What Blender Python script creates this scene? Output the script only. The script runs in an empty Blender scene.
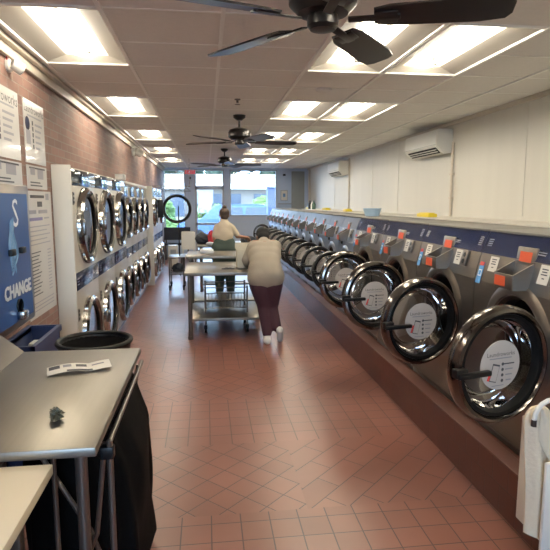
import bpy, bmesh, math, random
from mathutils import Vector, Matrix, Euler
random.seed(7)
C = bpy.context.scene.collection
PI = math.pi
R = math.radians
Vec = Vector

# ------------------------------------------------------------------ materials
def lin(c):
    f = lambda v: v / 12.92 if v <= .04045 else ((v + .055) / 1.055) ** 2.4
    return (f(c[0] / 255), f(c[1] / 255), f(c[2] / 255), 1)

def mat(name, rgb, rough=.5, metal=0., noise=0., nscale=8., bump=0., emit=0., alpha=1., spec=None, stretch=None, coat=0.):
    m = bpy.data.materials.new(name)
    m.use_nodes = True
    nt = m.node_tree
    b = nt.nodes['Principled BSDF']
    col = lin(rgb)
    b.inputs['Base Color'].default_value = col
    b.inputs['Roughness'].default_value = rough
    b.inputs['Metallic'].default_value = metal
    if spec is not None: b.inputs['Specular IOR Level'].default_value = spec
    if coat: b.inputs['Coat Weight'].default_value = coat
    if emit:
        b.inputs['Emission Color'].default_value = col
        b.inputs['Emission Strength'].default_value = emit
    if noise or bump:
        tc = nt.nodes.new('ShaderNodeTexCoord')
        mp = nt.nodes.new('ShaderNodeMapping')
        nz = nt.nodes.new('ShaderNodeTexNoise')
        nz.inputs['Scale'].default_value = nscale
        nz.inputs['Detail'].default_value = 4
        if stretch: mp.inputs['Scale'].default_value = stretch
        nt.links.new(tc.outputs['Object'], mp.inputs[0])
        nt.links.new(mp.outputs[0], nz.inputs['Vector'])
        if noise:
            mx = nt.nodes.new('ShaderNodeMix'); mx.data_type = 'RGBA'
            mx.inputs[6].default_value = tuple(v * (1 - noise) for v in col[:3]) + (1,)
            mx.inputs[7].default_value = tuple(min(1, v * (1 + noise)) for v in col[:3]) + (1,)
            nt.links.new(nz.outputs['Fac'], mx.inputs[0])
            nt.links.new(mx.outputs[2], b.inputs['Base Color'])
        if bump:
            bp = nt.nodes.new('ShaderNodeBump')
            bp.inputs['Strength'].default_value = bump
            bp.inputs['Distance'].default_value = .01
            nt.links.new(nz.outputs['Fac'], bp.inputs['Height'])
            nt.links.new(bp.outputs[0], b.inputs['Normal'])
    return m

def glass(name, tint, refl=.12, rough=.03):
    m = bpy.data.materials.new(name); m.use_nodes = True
    nt = m.node_tree; nt.nodes.clear()
    o = nt.nodes.new('ShaderNodeOutputMaterial')
    t = nt.nodes.new('ShaderNodeBsdfTransparent'); t.inputs[0].default_value = tint
    g = nt.nodes.new('ShaderNodeBsdfGlossy'); g.inputs['Roughness'].default_value = rough
    lw = nt.nodes.new('ShaderNodeFresnel'); lw.inputs[0].default_value = 1.45
    ad = nt.nodes.new('ShaderNodeMath'); ad.operation = 'ADD'; ad.inputs[1].default_value = refl; ad.use_clamp = True
    mx = nt.nodes.new('ShaderNodeMixShader')
    nt.links.new(lw.outputs[0], ad.inputs[0]); nt.links.new(ad.outputs[0], mx.inputs[0])
    nt.links.new(t.outputs[0], mx.inputs[1]); nt.links.new(g.outputs[0], mx.inputs[2])
    nt.links.new(mx.outputs[0], o.inputs[0])
    return m

def floor_mat():
    m = bpy.data.materials.new('quarry_tile'); m.use_nodes = True
    nt = m.node_tree; N = nt.nodes.new; L = nt.links.new
    b = nt.nodes['Principled BSDF']
    tc = N('ShaderNodeTexCoord')
    sep = N('ShaderNodeSeparateXYZ'); L(tc.outputs['Object'], sep.inputs[0])
    def brick(rot, w, off, loc=(0, 0, 0)):
        mp = N('ShaderNodeMapping'); mp.inputs['Rotation'].default_value = (0, 0, R(rot)); mp.inputs['Location'].default_value = loc
        L(tc.outputs['Object'], mp.inputs[0])
        br = N('ShaderNodeTexBrick'); br.offset = off; br.squash = 1
        br.inputs['Scale'].default_value = 1
        br.inputs['Brick Width'].default_value = w; br.inputs['Row Height'].default_value = .152
        br.inputs['Mortar Size'].default_value = .0036; br.inputs['Mortar Smooth'].default_value = .15
        br.inputs['Color1'].default_value = lin((126, 80, 68)); br.inputs['Color2'].default_value = lin((117, 73, 61))
        br.inputs['Mortar'].default_value = lin((66, 42, 38))
        L(mp.outputs[0], br.inputs[0])
        return br
    b1 = brick(0, .152, 0); b2a = brick(45, .152, 0, (.03, 0, 0)); b2b = brick(-45, .304, .5, (.03, .02, 0))
    gx = N('ShaderNodeMath'); gx.operation = 'GREATER_THAN'; gx.inputs[1].default_value = .52; L(sep.outputs[0], gx.inputs[0])
    b2 = N('ShaderNodeMix'); b2.data_type = 'RGBA'; L(gx.outputs[0], b2.inputs[0]); L(b2a.outputs[0], b2.inputs[6]); L(b2b.outputs[0], b2.inputs[7])
    b2f = N('ShaderNodeMix'); b2f.data_type = 'FLOAT'; L(gx.outputs[0], b2f.inputs[0]); L(b2a.outputs['Fac'], b2f.inputs[2]); L(b2b.outputs['Fac'], b2f.inputs[3])
    s = N('ShaderNodeMath'); s.operation = 'SUBTRACT'; s.inputs[1].default_value = 3.5; L(sep.outputs[1], s.inputs[0])
    dv = N('ShaderNodeMath'); dv.operation = 'DIVIDE'; dv.inputs[1].default_value = 1.672; L(s.outputs[0], dv.inputs[0])
    fr = N('ShaderNodeMath'); fr.operation = 'FRACT'; L(dv.outputs[0], fr.inputs[0])
    lt = N('ShaderNodeMath'); lt.operation = 'LESS_THAN'; lt.inputs[1].default_value = .5; L(fr.outputs[0], lt.inputs[0])
    mc = N('ShaderNodeMix'); mc.data_type = 'RGBA'; L(lt.outputs[0], mc.inputs[0]); L(b2.outputs[2], mc.inputs[6]); L(b1.outputs[0], mc.inputs[7])
    mf = N('ShaderNodeMix'); mf.data_type = 'FLOAT'; L(lt.outputs[0], mf.inputs[0]); L(b2f.outputs[0], mf.inputs[2]); L(b1.outputs['Fac'], mf.inputs[3])
    nz = N('ShaderNodeTexNoise'); nz.inputs['Scale'].default_value = 1.6; nz.inputs['Detail'].default_value = 5; L(tc.outputs['Object'], nz.inputs['Vector'])
    rp = N('ShaderNodeMapRange'); rp.inputs[1].default_value = .3; rp.inputs[2].default_value = .7; rp.inputs[3].default_value = .84; rp.inputs[4].default_value = 1.12
    L(nz.outputs['Fac'], rp.inputs[0])
    ml = N('ShaderNodeMix'); ml.data_type = 'RGBA'; ml.blend_type = 'MULTIPLY'; ml.inputs[0].default_value = 1
    L(mc.outputs[2], ml.inputs[6]); L(rp.outputs[0], ml.inputs[7])
    L(ml.outputs[2], b.inputs['Base Color'])
    rr = N('ShaderNodeMapRange'); rr.inputs[3].default_value = .24; rr.inputs[4].default_value = .40; L(nz.outputs['Fac'], rr.inputs[0]); L(rr.outputs[0], b.inputs['Roughness'])
    bp = N('ShaderNodeBump'); bp.inputs['Strength'].default_value = .35; bp.inputs['Distance'].default_value = .004; bp.invert = True
    L(mf.outputs[0], bp.inputs['Height']); L(bp.outputs[0], b.inputs['Normal'])
    return m

def brick_mat(name, c1, c2, mortar, w, h, axis='y', ms=.005, rough=.75, dirt=.35):
    m = bpy.data.materials.new(name); m.use_nodes = True
    nt = m.node_tree; N = nt.nodes.new; L = nt.links.new
    b = nt.nodes['Principled BSDF']; b.inputs['Roughness'].default_value = rough
    tc = N('ShaderNodeTexCoord'); sep = N('ShaderNodeSeparateXYZ'); L(tc.outputs['Object'], sep.inputs[0])
    cb = N('ShaderNodeCombineXYZ'); L(sep.outputs[1 if axis == 'y' else 0], cb.inputs[0]); L(sep.outputs[2], cb.inputs[1])
    br = N('ShaderNodeTexBrick'); br.inputs['Scale'].default_value = 1
    br.inputs['Brick Width'].default_value = w; br.inputs['Row Height'].default_value = h
    br.inputs['Mortar Size'].default_value = ms; br.inputs['Mortar Smooth'].default_value = .2
    br.inputs['Color1'].default_value = lin(c1); br.inputs['Color2'].default_value = lin(c2); br.inputs['Mortar'].default_value = lin(mortar)
    L(cb.outputs[0], br.inputs[0])
    nz = N('ShaderNodeTexNoise'); nz.inputs['Scale'].default_value = 1.1; nz.inputs['Detail'].default_value = 6; L(cb.outputs[0], nz.inputs['Vector'])
    rp = N('ShaderNodeMapRange'); rp.inputs[1].default_value = .3; rp.inputs[2].default_value = .7; rp.inputs[3].default_value = 1 - dirt; rp.inputs[4].default_value = 1 + dirt
    L(nz.outputs['Fac'], rp.inputs[0])
    ml = N('ShaderNodeMix'); ml.data_type = 'RGBA'; ml.blend_type = 'MULTIPLY'; ml.inputs[0].default_value = 1
    L(br.outputs[0], ml.inputs[6]); L(rp.outputs[0], ml.inputs[7]); L(ml.outputs[2], b.inputs['Base Color'])
    bp = N('ShaderNodeBump'); bp.inputs['Strength'].default_value = .4; bp.inputs['Distance'].default_value = .006; bp.invert = True
    L(br.outputs['Fac'], bp.inputs['Height']); L(bp.outputs[0], b.inputs['Normal'])
    return m

M = dict(
    floor=floor_mat(),
    brick=brick_mat('painted_brick', (134, 100, 88), (112, 84, 76), (128, 114, 104), .21, .068),
    curb=brick_mat('curb_tile', (84, 42, 33), (74, 36, 28), (56, 32, 27), .152, .152, ms=.003, rough=.4, dirt=.2),
    curbtop=mat('curb_top', (84, 50, 42), .4, noise=.15, nscale=5),
    trimmetal=mat('edge_trim', (150, 130, 118), .35, .6),
    wall=mat('cream_wall', (205, 201, 190), .55, noise=.05, nscale=3, stretch=(1, 2.5, .25)),
    backwall=mat('daylight_tinted_wall', (196, 212, 232), .6, noise=.03),  # blue cast of the daylight is mixed into this wall colour
    greypanel=mat('grey_panel', (150, 155, 152), .6, noise=.05),
    ceil=mat('ceiling_tile', (232, 228, 222), .9, noise=.06, nscale=30, bump=.2),
    tbar=mat('ceiling_tbar', (248, 246, 240), .5),
    moulding=mat('cream_moulding', (196, 184, 166), .5, noise=.04),
    trayside=mat('light_side_reflector', (172, 165, 153), .5),
    tray=mat('light_reflector', (236, 228, 208), .45),
    tube=mat('fluorescent_tube', (255, 246, 228), .3, emit=26.0),
    black=mat('black_plastic', (14, 14, 15), .4, spec=.3),
    rubber=mat('black_rubber', (8, 8, 8), .5, spec=.25),
    fan=mat('dark_fan', (34, 30, 28), .3, .3, noise=.1),
    fanblade=mat('fan_blade', (36, 31, 29), .33, noise=.12, nscale=12, stretch=(1, 8, 1)),
    steel=mat('brushed_steel', (122, 114, 106), .32, .85, noise=.08, nscale=6, stretch=(1, .3, 14)),
    steeltop=mat('worktop_steel', (140, 135, 126), .4, .9, noise=.08, nscale=5, stretch=(14, .5, 1)),
    steeldark=mat('dark_steel', (96, 90, 85), .3, .85, noise=.1),
    topgrey=mat('grey_top_panel', (104, 102, 98), .6, noise=.15, nscale=5),
    bluesteel=mat('bluish_steel', (140, 152, 172), .34, .6, noise=.1, nscale=7),
    chrome=mat('chrome', (190, 188, 184), .12, 1.),
    rim=mat('door_rim_chrome', (112, 108, 105), .16, 1.),
    rimdark=mat('door_rim_dark', (74, 74, 76), .3, .7),
    chromed=mat('dull_chrome', (128, 124, 120), .2, 1.),
    drum=mat('drum_steel', (70, 66, 62), .35, .9),
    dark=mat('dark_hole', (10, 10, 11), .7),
    enamel=mat('cream_enamel', (214, 210, 198), .4, noise=.03),
    dryerwhite=mat('dryer_front', (196, 190, 178), .35, .25, noise=.04),
    dryerglass=mat('dryer_dark_glass', (34, 30, 25), .06, .0, spec=.9, coat=.5),
    navy=mat('navy_panel', (20, 32, 66), .14, .0, noise=.35, nscale=9, spec=.7),
    mirror=mat('glossy_strip', (120, 126, 128), .06, 1.),
    greyctl=mat('grey_control_panel', (70, 80, 98), .3, .2, noise=.3, nscale=14),
    orange=mat('orange_label', (226, 84, 44), .5),
    red=mat('red_label', (200, 52, 48), .5),
    paper=mat('paper_white', (222, 218, 208), .6, noise=.03),
    sticker=mat('sticker_white', (176, 170, 164), .5),
    posterw=mat('poster_white', (206, 204, 200), .18, coat=.4),
    ink=mat('print_ink', (58, 58, 64), .6),
    inklight=mat('light_print_ink', (130, 130, 138), .6),
    inkpurple=mat('violet_print_ink', (110, 108, 150), .6),
    brownplate=mat('brown_plate', (132, 98, 84), .5),
    bluesticker=mat('blue_sticker', (70, 140, 205), .4),
    changeblue=mat('change_blue', (30, 68, 128), .3, noise=.3, nscale=3),
    palewave=mat('pale_blue_print', (104, 146, 186), .4),
    whiteprint=mat('white_print', (230, 232, 235), .4),
    glassbowl=glass('door_bowl_glass', (.72, .72, .72, 1), .10),
    glasspane=glass('window_pane', (.95, .97, 1, 1), .02),
    frame=mat('window_frame_metal', (168, 172, 178), .4, .5),
    acwhite=mat('ac_white', (222, 220, 212), .4),
    yellow=mat('yellow_plastic', (226, 200, 40), .45),
    bluew=mat('pale_blue_plastic', (170, 200, 225), .4),
    creamtop=mat('cream_laminate', (200, 188, 164), .4, noise=.03),
    fabric=mat('black_fabric', (9, 8, 8), .8, spec=.06, noise=.25, nscale=6, bump=.4),
    towel=mat('white_towel', (226, 210, 182), .95, noise=.05, nscale=60, bump=.5),
    skin=mat('skin', (132, 92, 70), .5),
    skinl=mat('skin_warm', (168, 120, 94), .5),
    hair=mat('black_hair', (15, 14, 15), .9, noise=.3, nscale=40),
    hairb=mat('brown_hair', (72, 54, 42), .6, noise=.3, nscale=40),
    shirt=mat('beige_sweater', (146, 136, 122), .9, noise=.06, nscale=10, bump=.3),
    shirt2=mat('cream_tshirt', (198, 182, 158), .9, noise=.05, nscale=10),
    pants=mat('maroon_trousers', (62, 32, 42), .85, noise=.12, nscale=12),
    pants2=mat('dark_green_trousers', (62, 76, 68), .85, noise=.12, nscale=12),
    shoe=mat('white_shoe', (225, 220, 210), .6),
    eye=mat('eye_dark', (30, 24, 20), .2),
    lip=mat('lip', (120, 66, 58), .5),
    box=mat('cream_card', (218, 210, 188), .7, noise=.04),
    green=mat('leaf_green', (58, 84, 28), .8, noise=.4, nscale=3),
    greend=mat('leaf_dark_green', (34, 52, 34), .8, noise=.4, nscale=2),
    bark=mat('bark', (90, 74, 60), .9),
    asphalt=mat('asphalt', (84, 87, 92), .9, noise=.1),
    storewall=mat('store_wall', (120, 112, 102), .8, noise=.05),
    storedark=mat('store_glass', (52, 62, 76), .2),
    carblue=mat('car_blue', (44, 70, 112), .3, .2),
    carglass=mat('car_glass', (30, 40, 50), .1),
    extbrick=brick_mat('outside_brick', (66, 78, 108), (56, 68, 98), (84, 94, 116), .21, .068, axis='x'),
    exitred=mat('exit_red', (214, 62, 74), .4, emit=.4),
    bluebin=mat('dark_blue_plastic', (32, 46, 84), .4),
    greenlining=mat('green_lining', (70, 96, 84), .7),
    crinkle=mat('crumpled_foil', (70, 72, 60), .35, .3, noise=.5, nscale=60),
    redcloth=mat('red_cloth', (190, 50, 60), .9),
    darkcloth=mat('dark_cloth', (44, 48, 58), .9, noise=.2),
    whitecloth=mat('white_cloth', (222, 224, 228), .9),
    whiteplastic=mat('white_plastic', (225, 222, 214), .5),
    lens=mat('camera_lens', (12, 12, 14), .1),
)

# ------------------------------------------------------------------ mesh builder
_text_cache = {}
def text_mesh(s):
    if s not in _text_cache:
        cu = bpy.data.curves.new('t', 'FONT'); cu.body = s; cu.align_x = 'CENTER'; cu.align_y = 'CENTER'; cu.size = 1; cu.resolution_u = 2
        o = bpy.data.objects.new('t', cu); C.objects.link(o)
        dg = bpy.context.evaluated_depsgraph_get(); dg.update()
        me = bpy.data.meshes.new_from_object(o.evaluated_get(dg))
        bpy.data.objects.remove(o); bpy.data.curves.remove(cu)
        _text_cache[s] = me
    return _text_cache[s]

class B:
    def __init__(s): s.bm = bmesh.new()
    def _mi(s, faces, mi):
        for f in faces: f.material_index = mi
    def box(s, x0, x1, y0, y1, z0, z1, mi=0, bev=0., mtx=None, seg=2):
        t = bmesh.new()
        bmesh.ops.create_cube(t, size=1)
        bmesh.ops.scale(t, vec=(x1 - x0, y1 - y0, z1 - z0), verts=t.verts)
        bmesh.ops.translate(t, vec=((x0 + x1) / 2, (y0 + y1) / 2, (z0 + z1) / 2), verts=t.verts)
        if bev: bmesh.ops.bevel(t, geom=list(t.edges), offset=bev, segments=seg, affect='EDGES', profile=.5)
        return s._merge(t, mi, mtx)
    def _merge(s, t, mi, mtx=None):
        if mtx is not None: bmesh.ops.transform(t, matrix=mtx, verts=t.verts)
        bmesh.ops.recalc_face_normals(t, faces=t.faces)
        s._mi(t.faces, mi)
        me = bpy.data.meshes.new('tmp'); t.to_mesh(me); t.free()
        s.bm.from_mesh(me); bpy.data.meshes.remove(me)
        return s
    def quad(s, pts, mi=0):
        f = s.bm.faces.new([s.bm.verts.new(p) for p in pts]); f.material_index = mi
        return s
    def cyl(s, p0, p1, r, r2=None, seg=12, mi=0, cap=True):
        p0, p1 = Vec(p0), Vec(p1); d = p1 - p0
        t = bmesh.new()
        bmesh.ops.create_cone(t, cap_ends=cap, segments=seg, radius1=r, radius2=r if r2 is None else r2, depth=d.length)
        q = d.to_track_quat('Z', 'Y').to_matrix().to_4x4()
        return s._merge(t, mi, Matrix.Translation((p0 + p1) / 2) @ q)
    def ball(s, c, r, mi=0, u=16, v=10, mtx=None):
        t = bmesh.new(); bmesh.ops.create_uvsphere(t, u_segments=u, v_segments=v, radius=1)
        rr = r if hasattr(r, '__len__') else (r, r, r)
        m = Matrix.Translation(c) @ (mtx or Matrix()) @ Matrix.Diagonal((*rr, 1))
        return s._merge(t, mi, m)
    def tube(s, pts, r, seg=8, mi=0, closed=False):
        pts = [Vec(p) for p in pts]; n = len(pts); t = bmesh.new(); rings = []
        rr = r if hasattr(r, '__len__') else [r] * n
        prev = None
        for i, p in enumerate(pts):
            a = pts[i - 1] if (i > 0 or closed) else p
            b = pts[(i + 1) % n] if (i < n - 1 or closed) else p
            d = (b - a).normalized()
            if prev is None:
                up = Vec((0, 0, 1)) if abs(d.z) < .9 else Vec((1, 0, 0))
                x = d.cross(up).normalized()
            else:
                x = (prev - d * prev.dot(d)).normalized()
            prev = x; y = d.cross(x)
            rings.append([t.verts.new(p + x * rr[i] * math.cos(2 * PI * k / seg) + y * rr[i] * math.sin(2 * PI * k / seg)) for k in range(seg)])
        for i in range(n if closed else n - 1):
            A, Bq = rings[i], rings[(i + 1) % n]
            for k in range(seg): t.faces.new((A[k], A[(k + 1) % seg], Bq[(k + 1) % seg], Bq[k]))
        if not closed:
            t.faces.new(rings[0][::-1]); t.faces.new(rings[-1])
        return s._merge(t, mi)
    def lathe(s, prof, mtx, seg=40, mi=0, close=False):
        """prof = [(r, h)]; axis local Z"""
        t = bmesh.new(); rings = []
        for r, h in prof:
            if r < 1e-5: rings.append([t.verts.new((0, 0, h))])
            else: rings.append([t.verts.new((r * math.cos(2 * PI * k / seg), r * math.sin(2 * PI * k / seg), h)) for k in range(seg)])
        n = len(rings)
        for i in range(n if close else n - 1):
            A, Bq = rings[i], rings[(i + 1) % n]
            for k in range(seg):
                k2 = (k + 1) % seg
                if len(A) == 1 and len(Bq) == 1: continue
                if len(A) == 1: t.faces.new((A[0], Bq[k], Bq[k2]))
                elif len(Bq) == 1: t.faces.new((A[k], A[k2], Bq[0]))
                else: t.faces.new((A[k], A[k2], Bq[k2], Bq[k]))
        return s._merge(t, mi, mtx)
    def torus(s, Rr, r, mtx, seg=48, rs=10, mi=0, flat=1.):
        return s.lathe([(Rr + r * math.cos(2 * PI * k / rs), r * flat * math.sin(2 * PI * k / rs)) for k in range(rs)], mtx, seg, mi, True)
    def text(s, string, size, mtx, mi=0):
        n0 = len(s.bm.faces)
        me = text_mesh(string).copy()
        me.transform(mtx @ Matrix.Scale(size, 4))
        s.bm.from_mesh(me); bpy.data.meshes.remove(me)
        s.bm.faces.ensure_lookup_table()
        for f in s.bm.faces[n0:]: f.material_index = mi
        return s
    def plate_hole(s, y0, y1, z0, z1, yc, zc, r, x, mi=0, n=48):
        """plate in the plane x, with a round hole"""
        ang = [2 * PI * k / n for k in range(n)] + [math.atan2(b - zc, a - yc) % (2 * PI) for a in (y0, y1) for b in (z0, z1)]
        ang = sorted(set(round(a, 6) for a in ang)); t = bmesh.new(); I = []; O = []
        for a in ang:
            c, q = math.cos(a), math.sin(a)
            k = min([((y1 if c > 0 else y0) - yc) / c if abs(c) > 1e-6 else 9e9, ((z1 if q > 0 else z0) - zc) / q if abs(q) > 1e-6 else 9e9])
            I.append(t.verts.new((x, yc + r * c, zc + r * q))); O.append(t.verts.new((x, yc + k * c, zc + k * q)))
        m = len(ang)
        for i in range(m): t.faces.new((I[i], I[(i + 1) % m], O[(i + 1) % m], O[i]))
        return s._merge(t, mi)
    def grid(s, fn, nu, nv, mi=0):
        t = bmesh.new(); vs = [[t.verts.new(fn(i / nu, j / nv)) for j in range(nv + 1)] for i in range(nu + 1)]
        for i in range(nu):
            for j in range(nv): t.faces.new((vs[i][j], vs[i + 1][j], vs[i + 1][j + 1], vs[i][j + 1]))
        return s._merge(t, mi)
    def done(s, name, mats, parent=None, smooth=True, loc=None):
        me = bpy.data.meshes.new(name); s.bm.to_mesh(me); s.bm.free()
        for m in (mats if isinstance(mats, (list, tuple)) else [mats]): me.materials.append(M[m] if isinstance(m, str) else m)
        if smooth:
            for p in me.polygons: p.use_smooth = True
            me.set_sharp_from_angle(angle=R(35))
        o = bpy.data.objects.new(name, me); C.objects.link(o)
        if parent is not None: o.parent = parent
        if loc: o.location = loc
        return o

def tag(o, label, cat, group=None, kind=None):
    o['label'] = label; o['category'] = cat
    if group: o['group'] = group
    if kind: o['kind'] = kind
    return o
def thing(name, label, cat, loc=(0, 0, 0), rz=0, group=None):
    o = bpy.data.objects.new(name, None); C.objects.link(o)
    o.empty_display_size = .1
    o.location = loc; o.rotation_euler = (0, 0, rz)
    return tag(o, label, cat, group)
def dup(root, loc, rz=None, label=None, group=None):
    r = root.copy(); C.objects.link(r); r.location = loc
    if rz is not None: r.rotation_euler = (0, 0, rz)
    if label: r['label'] = label
    if group: r['group'] = group
    for ch in list(root.children):
        c = ch.copy(); C.objects.link(c); c.parent = r
        for g in list(ch.children):
            q = g.copy(); C.objects.link(q); q.parent = c
    return r
def struct(name, b, m, smooth=False, label=None):
    o = b.done(name, m, None, smooth); o['kind'] = 'structure'
    if label: o['label'] = label
    return o
RX90 = Matrix.Rotation(R(90), 4, 'X')      # local z -> -y   (text faces -y)
TO_NX = Matrix.Rotation(R(-90), 4, 'Y')    # local z -> -x
TO_PX = Matrix.Rotation(R(90), 4, 'Y')     # local z -> +x
T = Matrix.Translation
# text on a surface facing +x (left wall): reading direction +y
FACE_PX = Matrix(((0, 0, 1, 0), (1, 0, 0, 0), (0, 1, 0, 0), (0, 0, 0, 1)))
# text on a surface facing -x (right wall): reading direction -y
FACE_NX = Matrix(((0, 0, -1, 0), (-1, 0, 0, 0), (0, 1, 0, 0), (0, 0, 0, 1)))

ORD = ['first', 'second', 'third', 'fourth', 'fifth', 'sixth', 'seventh', 'eighth', 'ninth', 'tenth', 'eleventh', 'twelfth', 'thirteenth']
XL, XR, YB, YF, ZC = -1.26, 3.14, -1.84, 16.5, 2.67

# ------------------------------------------------------------------ room shell
b = B(); b.box(XL - .1, XR + .1, YB, YF + .1, -.1, 0); struct('floor', b, 'floor')
b = B(); b.box(XL - .12, XL, YB, YF, 0, ZC + .12); struct('wall_left', b, 'brick')
b = B(); b.box(XR, XR + .12, YB, YF, 0, ZC + .12); struct('wall_right', b, 'wall')
b = B(); b.box(XL - .12, XR + .12, YB - .12, YB, 0, .9); b.box(XL - .12, XR + .12, YB - .12, YB, 2.5, ZC + .12)
for a, c in ((XL - .12, -.9), (.5, XR + .12)): b.box(a, c, YB - .12, YB, .7, 2.5)
struct('wall_back', b, 'wall')
# front wall with openings
b = B()
b.box(XL, XR, YF, YF + .15, 2.62, ZC + .12)
b.box(-.61, -.33, YF, YF + .15, 0, 2.62)
b.box(.55, .72, YF, YF + .15, 0, 2.62)
b.box(2.17, XR, YF, YF + .15, 0, 2.62)
b.box(XL, -.61, YF, YF + .15, 0, .72)
b.box(.72, 2.17, YF, YF + .15, 0, 1.22)
struct('wall_front', b, 'backwall')
# ceiling with recesses for the troffers
xs = [XL - .12, -1.15, -.54, .11, .78, 1.41, 2.02, 2.63, XR + .12]
ys = [YB - .1] + [3.08 + .615 * k for k in range(-7, 22)] + [YF + .1]
lightcols = [(-1.15, -.54), (.78, 1.41), (1.41, 2.02)]
lightrows = [3.08 + .615 * k for k in (-4, 0, 4, 8, 12, 16)]
b = B()
for i in range(len(xs) - 1):
    for j in range(len(ys) - 1):
        xc, yc = (xs[i] + xs[i + 1]) / 2, (ys[j] + ys[j + 1]) / 2
        if any(a < xc < c for a, c in lightcols) and any(y < yc < y + 1.23 for y in lightrows): continue
        b.quad([(xs[i], ys[j], ZC), (xs[i], ys[j + 1], ZC), (xs[i + 1], ys[j + 1], ZC), (xs[i + 1], ys[j], ZC)])
struct('ceiling', b, 'ceil')
b = B()
for x in xs[1:-1]: b.box(x - .012, x + .012, YB, YF, ZC - .012, ZC + .002)
for y in ys[1:-1]:
    segs = [(XL, XR)]
    b.box(XL, XR, y - .008, y + .008, ZC - .004, ZC + .002) if not any(abs(y - (q + .615)) < .01 for q in lightrows) else [b.box(a, c, y - .008, y + .008, ZC - .004, ZC + .002) for a, c in ((XL, -1.15), (-.54, .78), (2.02, XR))]
struct('trim_1', b, 'tbar', label='pale metal grid of the suspended ceiling')
b = B(); b.box(XL, XL + .035, YB, YF, 2.57, ZC - .006, bev=.006); b.box(XL, XL + .075, YB, YF, 2.635, ZC - .006, bev=.006)
struct('trim_2', b, 'moulding', label='cream moulding along the top of the brick wall')
b = B(); b.box(XR - .03, XR, YB, YF, 2.62, ZC - .006); struct('trim_3', b, 'moulding', label='thin cream trim along the top of the right wall')
b = B()
for y in (2.6, 5.05, 8.6, 10.0, 13.0): b.box(XR - .006, XR, y - .02, y + .02, 1.5, 2.62)
struct('trim_4', b, 'wall', label='cover strips over the panel joints of the right wall')
# tiled curb the washers stand on and the service ledge behind them
b = B(); b.box(1.53, 3.14, YB, 14.7, 0, .285); struct('trim_5', b, 'curb', label='dark red tiled curb under the washers')
b = B(); b.box(1.52, 1.62, YB, 14.7, .285, .298, bev=.004); struct('trim_6', b, 'curbtop', label='worn edge along the top of the red curb')
b = B(); b.box(2.62, XR, 2.0, 14.7, .285, 1.465); struct('trim_7', b, 'wall', label='cream service ledge behind the washers')
# windows and the door in the front wall
def window(name, x0, x1, z0, z1, mull=()):
    b = B(); w = .04
    b.box(x0, x1, YF + .03, YF + .10, z0, z0 + w); b.box(x0, x1, YF + .03, YF + .10, z1 - w, z1)
    b.box(x0, x0 + w, YF + .03, YF + .10, z0, z1); b.box(x1 - w, x1, YF + .03, YF + .10, z0, z1)
    for z in mull: b.box(x0, x1, YF + .03, YF + .10, z - w / 2, z + w / 2)
    o = struct(name, b, 'frame')
    p = B().box(x0 + w, x1 - w, YF + .06, YF + .066, z0 + w, z1 - w).done('window_pane', 'glasspane', o)
    return o
_yf = YF; YF = YB - .13
window('window_4', -.9, .5, .9, 2.5)  # unseen rear window, added for near light, guessed from washer door reflections
YF = _yf
window('window_1', -1.26, -.61, .72, 2.62)
window('window_2', .72, 2.17, 1.22, 2.62)
window('window_3', -.33, .55, 2.10, 2.62)
b = B(); x0, x1 = -.33, .55
b.box(x0, x0 + .07, YF + .03, YF + .1, 0, 2.1); b.box(x1 - .07, x1, YF + .03, YF + .1, 0, 2.1); b.box(x0, x1, YF + .03, YF + .1, 2.02, 2.1); b.box(x0, x1, YF + .03, YF + .1, 0, .2); b.box(x0, x1, YF + .03, YF + .1, .95, 1.02)
d = struct('door_1', b, 'frame')
B().box(x0 + .07, x1 - .07, YF + .06, YF + .066, .2, 2.02).done('door_pane', 'glasspane', d)
B().tube([(.42, YF + .03, .85), (.42, YF - .03, .88), (.42, YF - .03, 1.12), (.42, YF + .03, 1.15)], .012).done('door_handle', 'chrome', d)

# ------------------------------------------------------------------ ceiling lights
def make_light():
    root = thing('ceiling_light', '', 'ceiling light')
    w, l, h, tw = .305, .605, .05, .15
    b = B()
    lo = [(-w, -l, 0), (w, -l, 0), (w, l, 0), (-w, l, 0)]; up = [(-tw, -l + .02, h), (tw, -l + .02, h), (tw, l - .05, h), (-tw, l - .05, h)]
    for i in range(4):
        j = (i + 1) % 4; b.quad([lo[i], lo[j], up[j], up[i]])
    b.done('reflector', 'trayside', root, False)
    b = B(); up2 = [(-tw + .02, -l + .03, h + .035), (tw - .02, -l + .03, h + .035), (tw - .02, l - .06, h + .035), (-tw + .02, l - .06, h + .035)]
    for i in range(4):
        j = (i + 1) % 4; b.quad([up[i], up[j], up2[j], up2[i]])
    b.quad(up2); b.done('lamp_channel', 'tray', root, False)
    # one U-shaped tube
    pts = [(-.068, -l + .10,   .052), (-.068, l - .15,   .052)] + [(-.068 * math.cos(PI * k / 8), l - .15 + .068 * math.sin(PI * k / 8),   .052) for k in range(1, 8)] + [(.068, l - .15,   .052), (.068, -l + .10,   .052)]
    B().tube(pts, .022, 12).done('lamp_tube', 'tube', root)
    for x in (-.068, .068): B().box(x - .026, x + .026, -l + .055, -l + .105, .02, .084, bev=.005).done('lamp_holder', 'whiteplastic', root)
    B().box(.03, .075, l - .20, l - .175, .025, .08, bev=.004).done('tube_clip', 'steeldark', root)
    b = B(); f = .014
    for s in (-1, 1):
        b.box(s * w - f, s * w + f, -l, l, -.008, .002); b.box(-w, w, s * l - f, s * l + f, -.008, .002)
    b.done('rim', 'tbar', root, False)
    return root
L0 = make_light()
first = True
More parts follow.
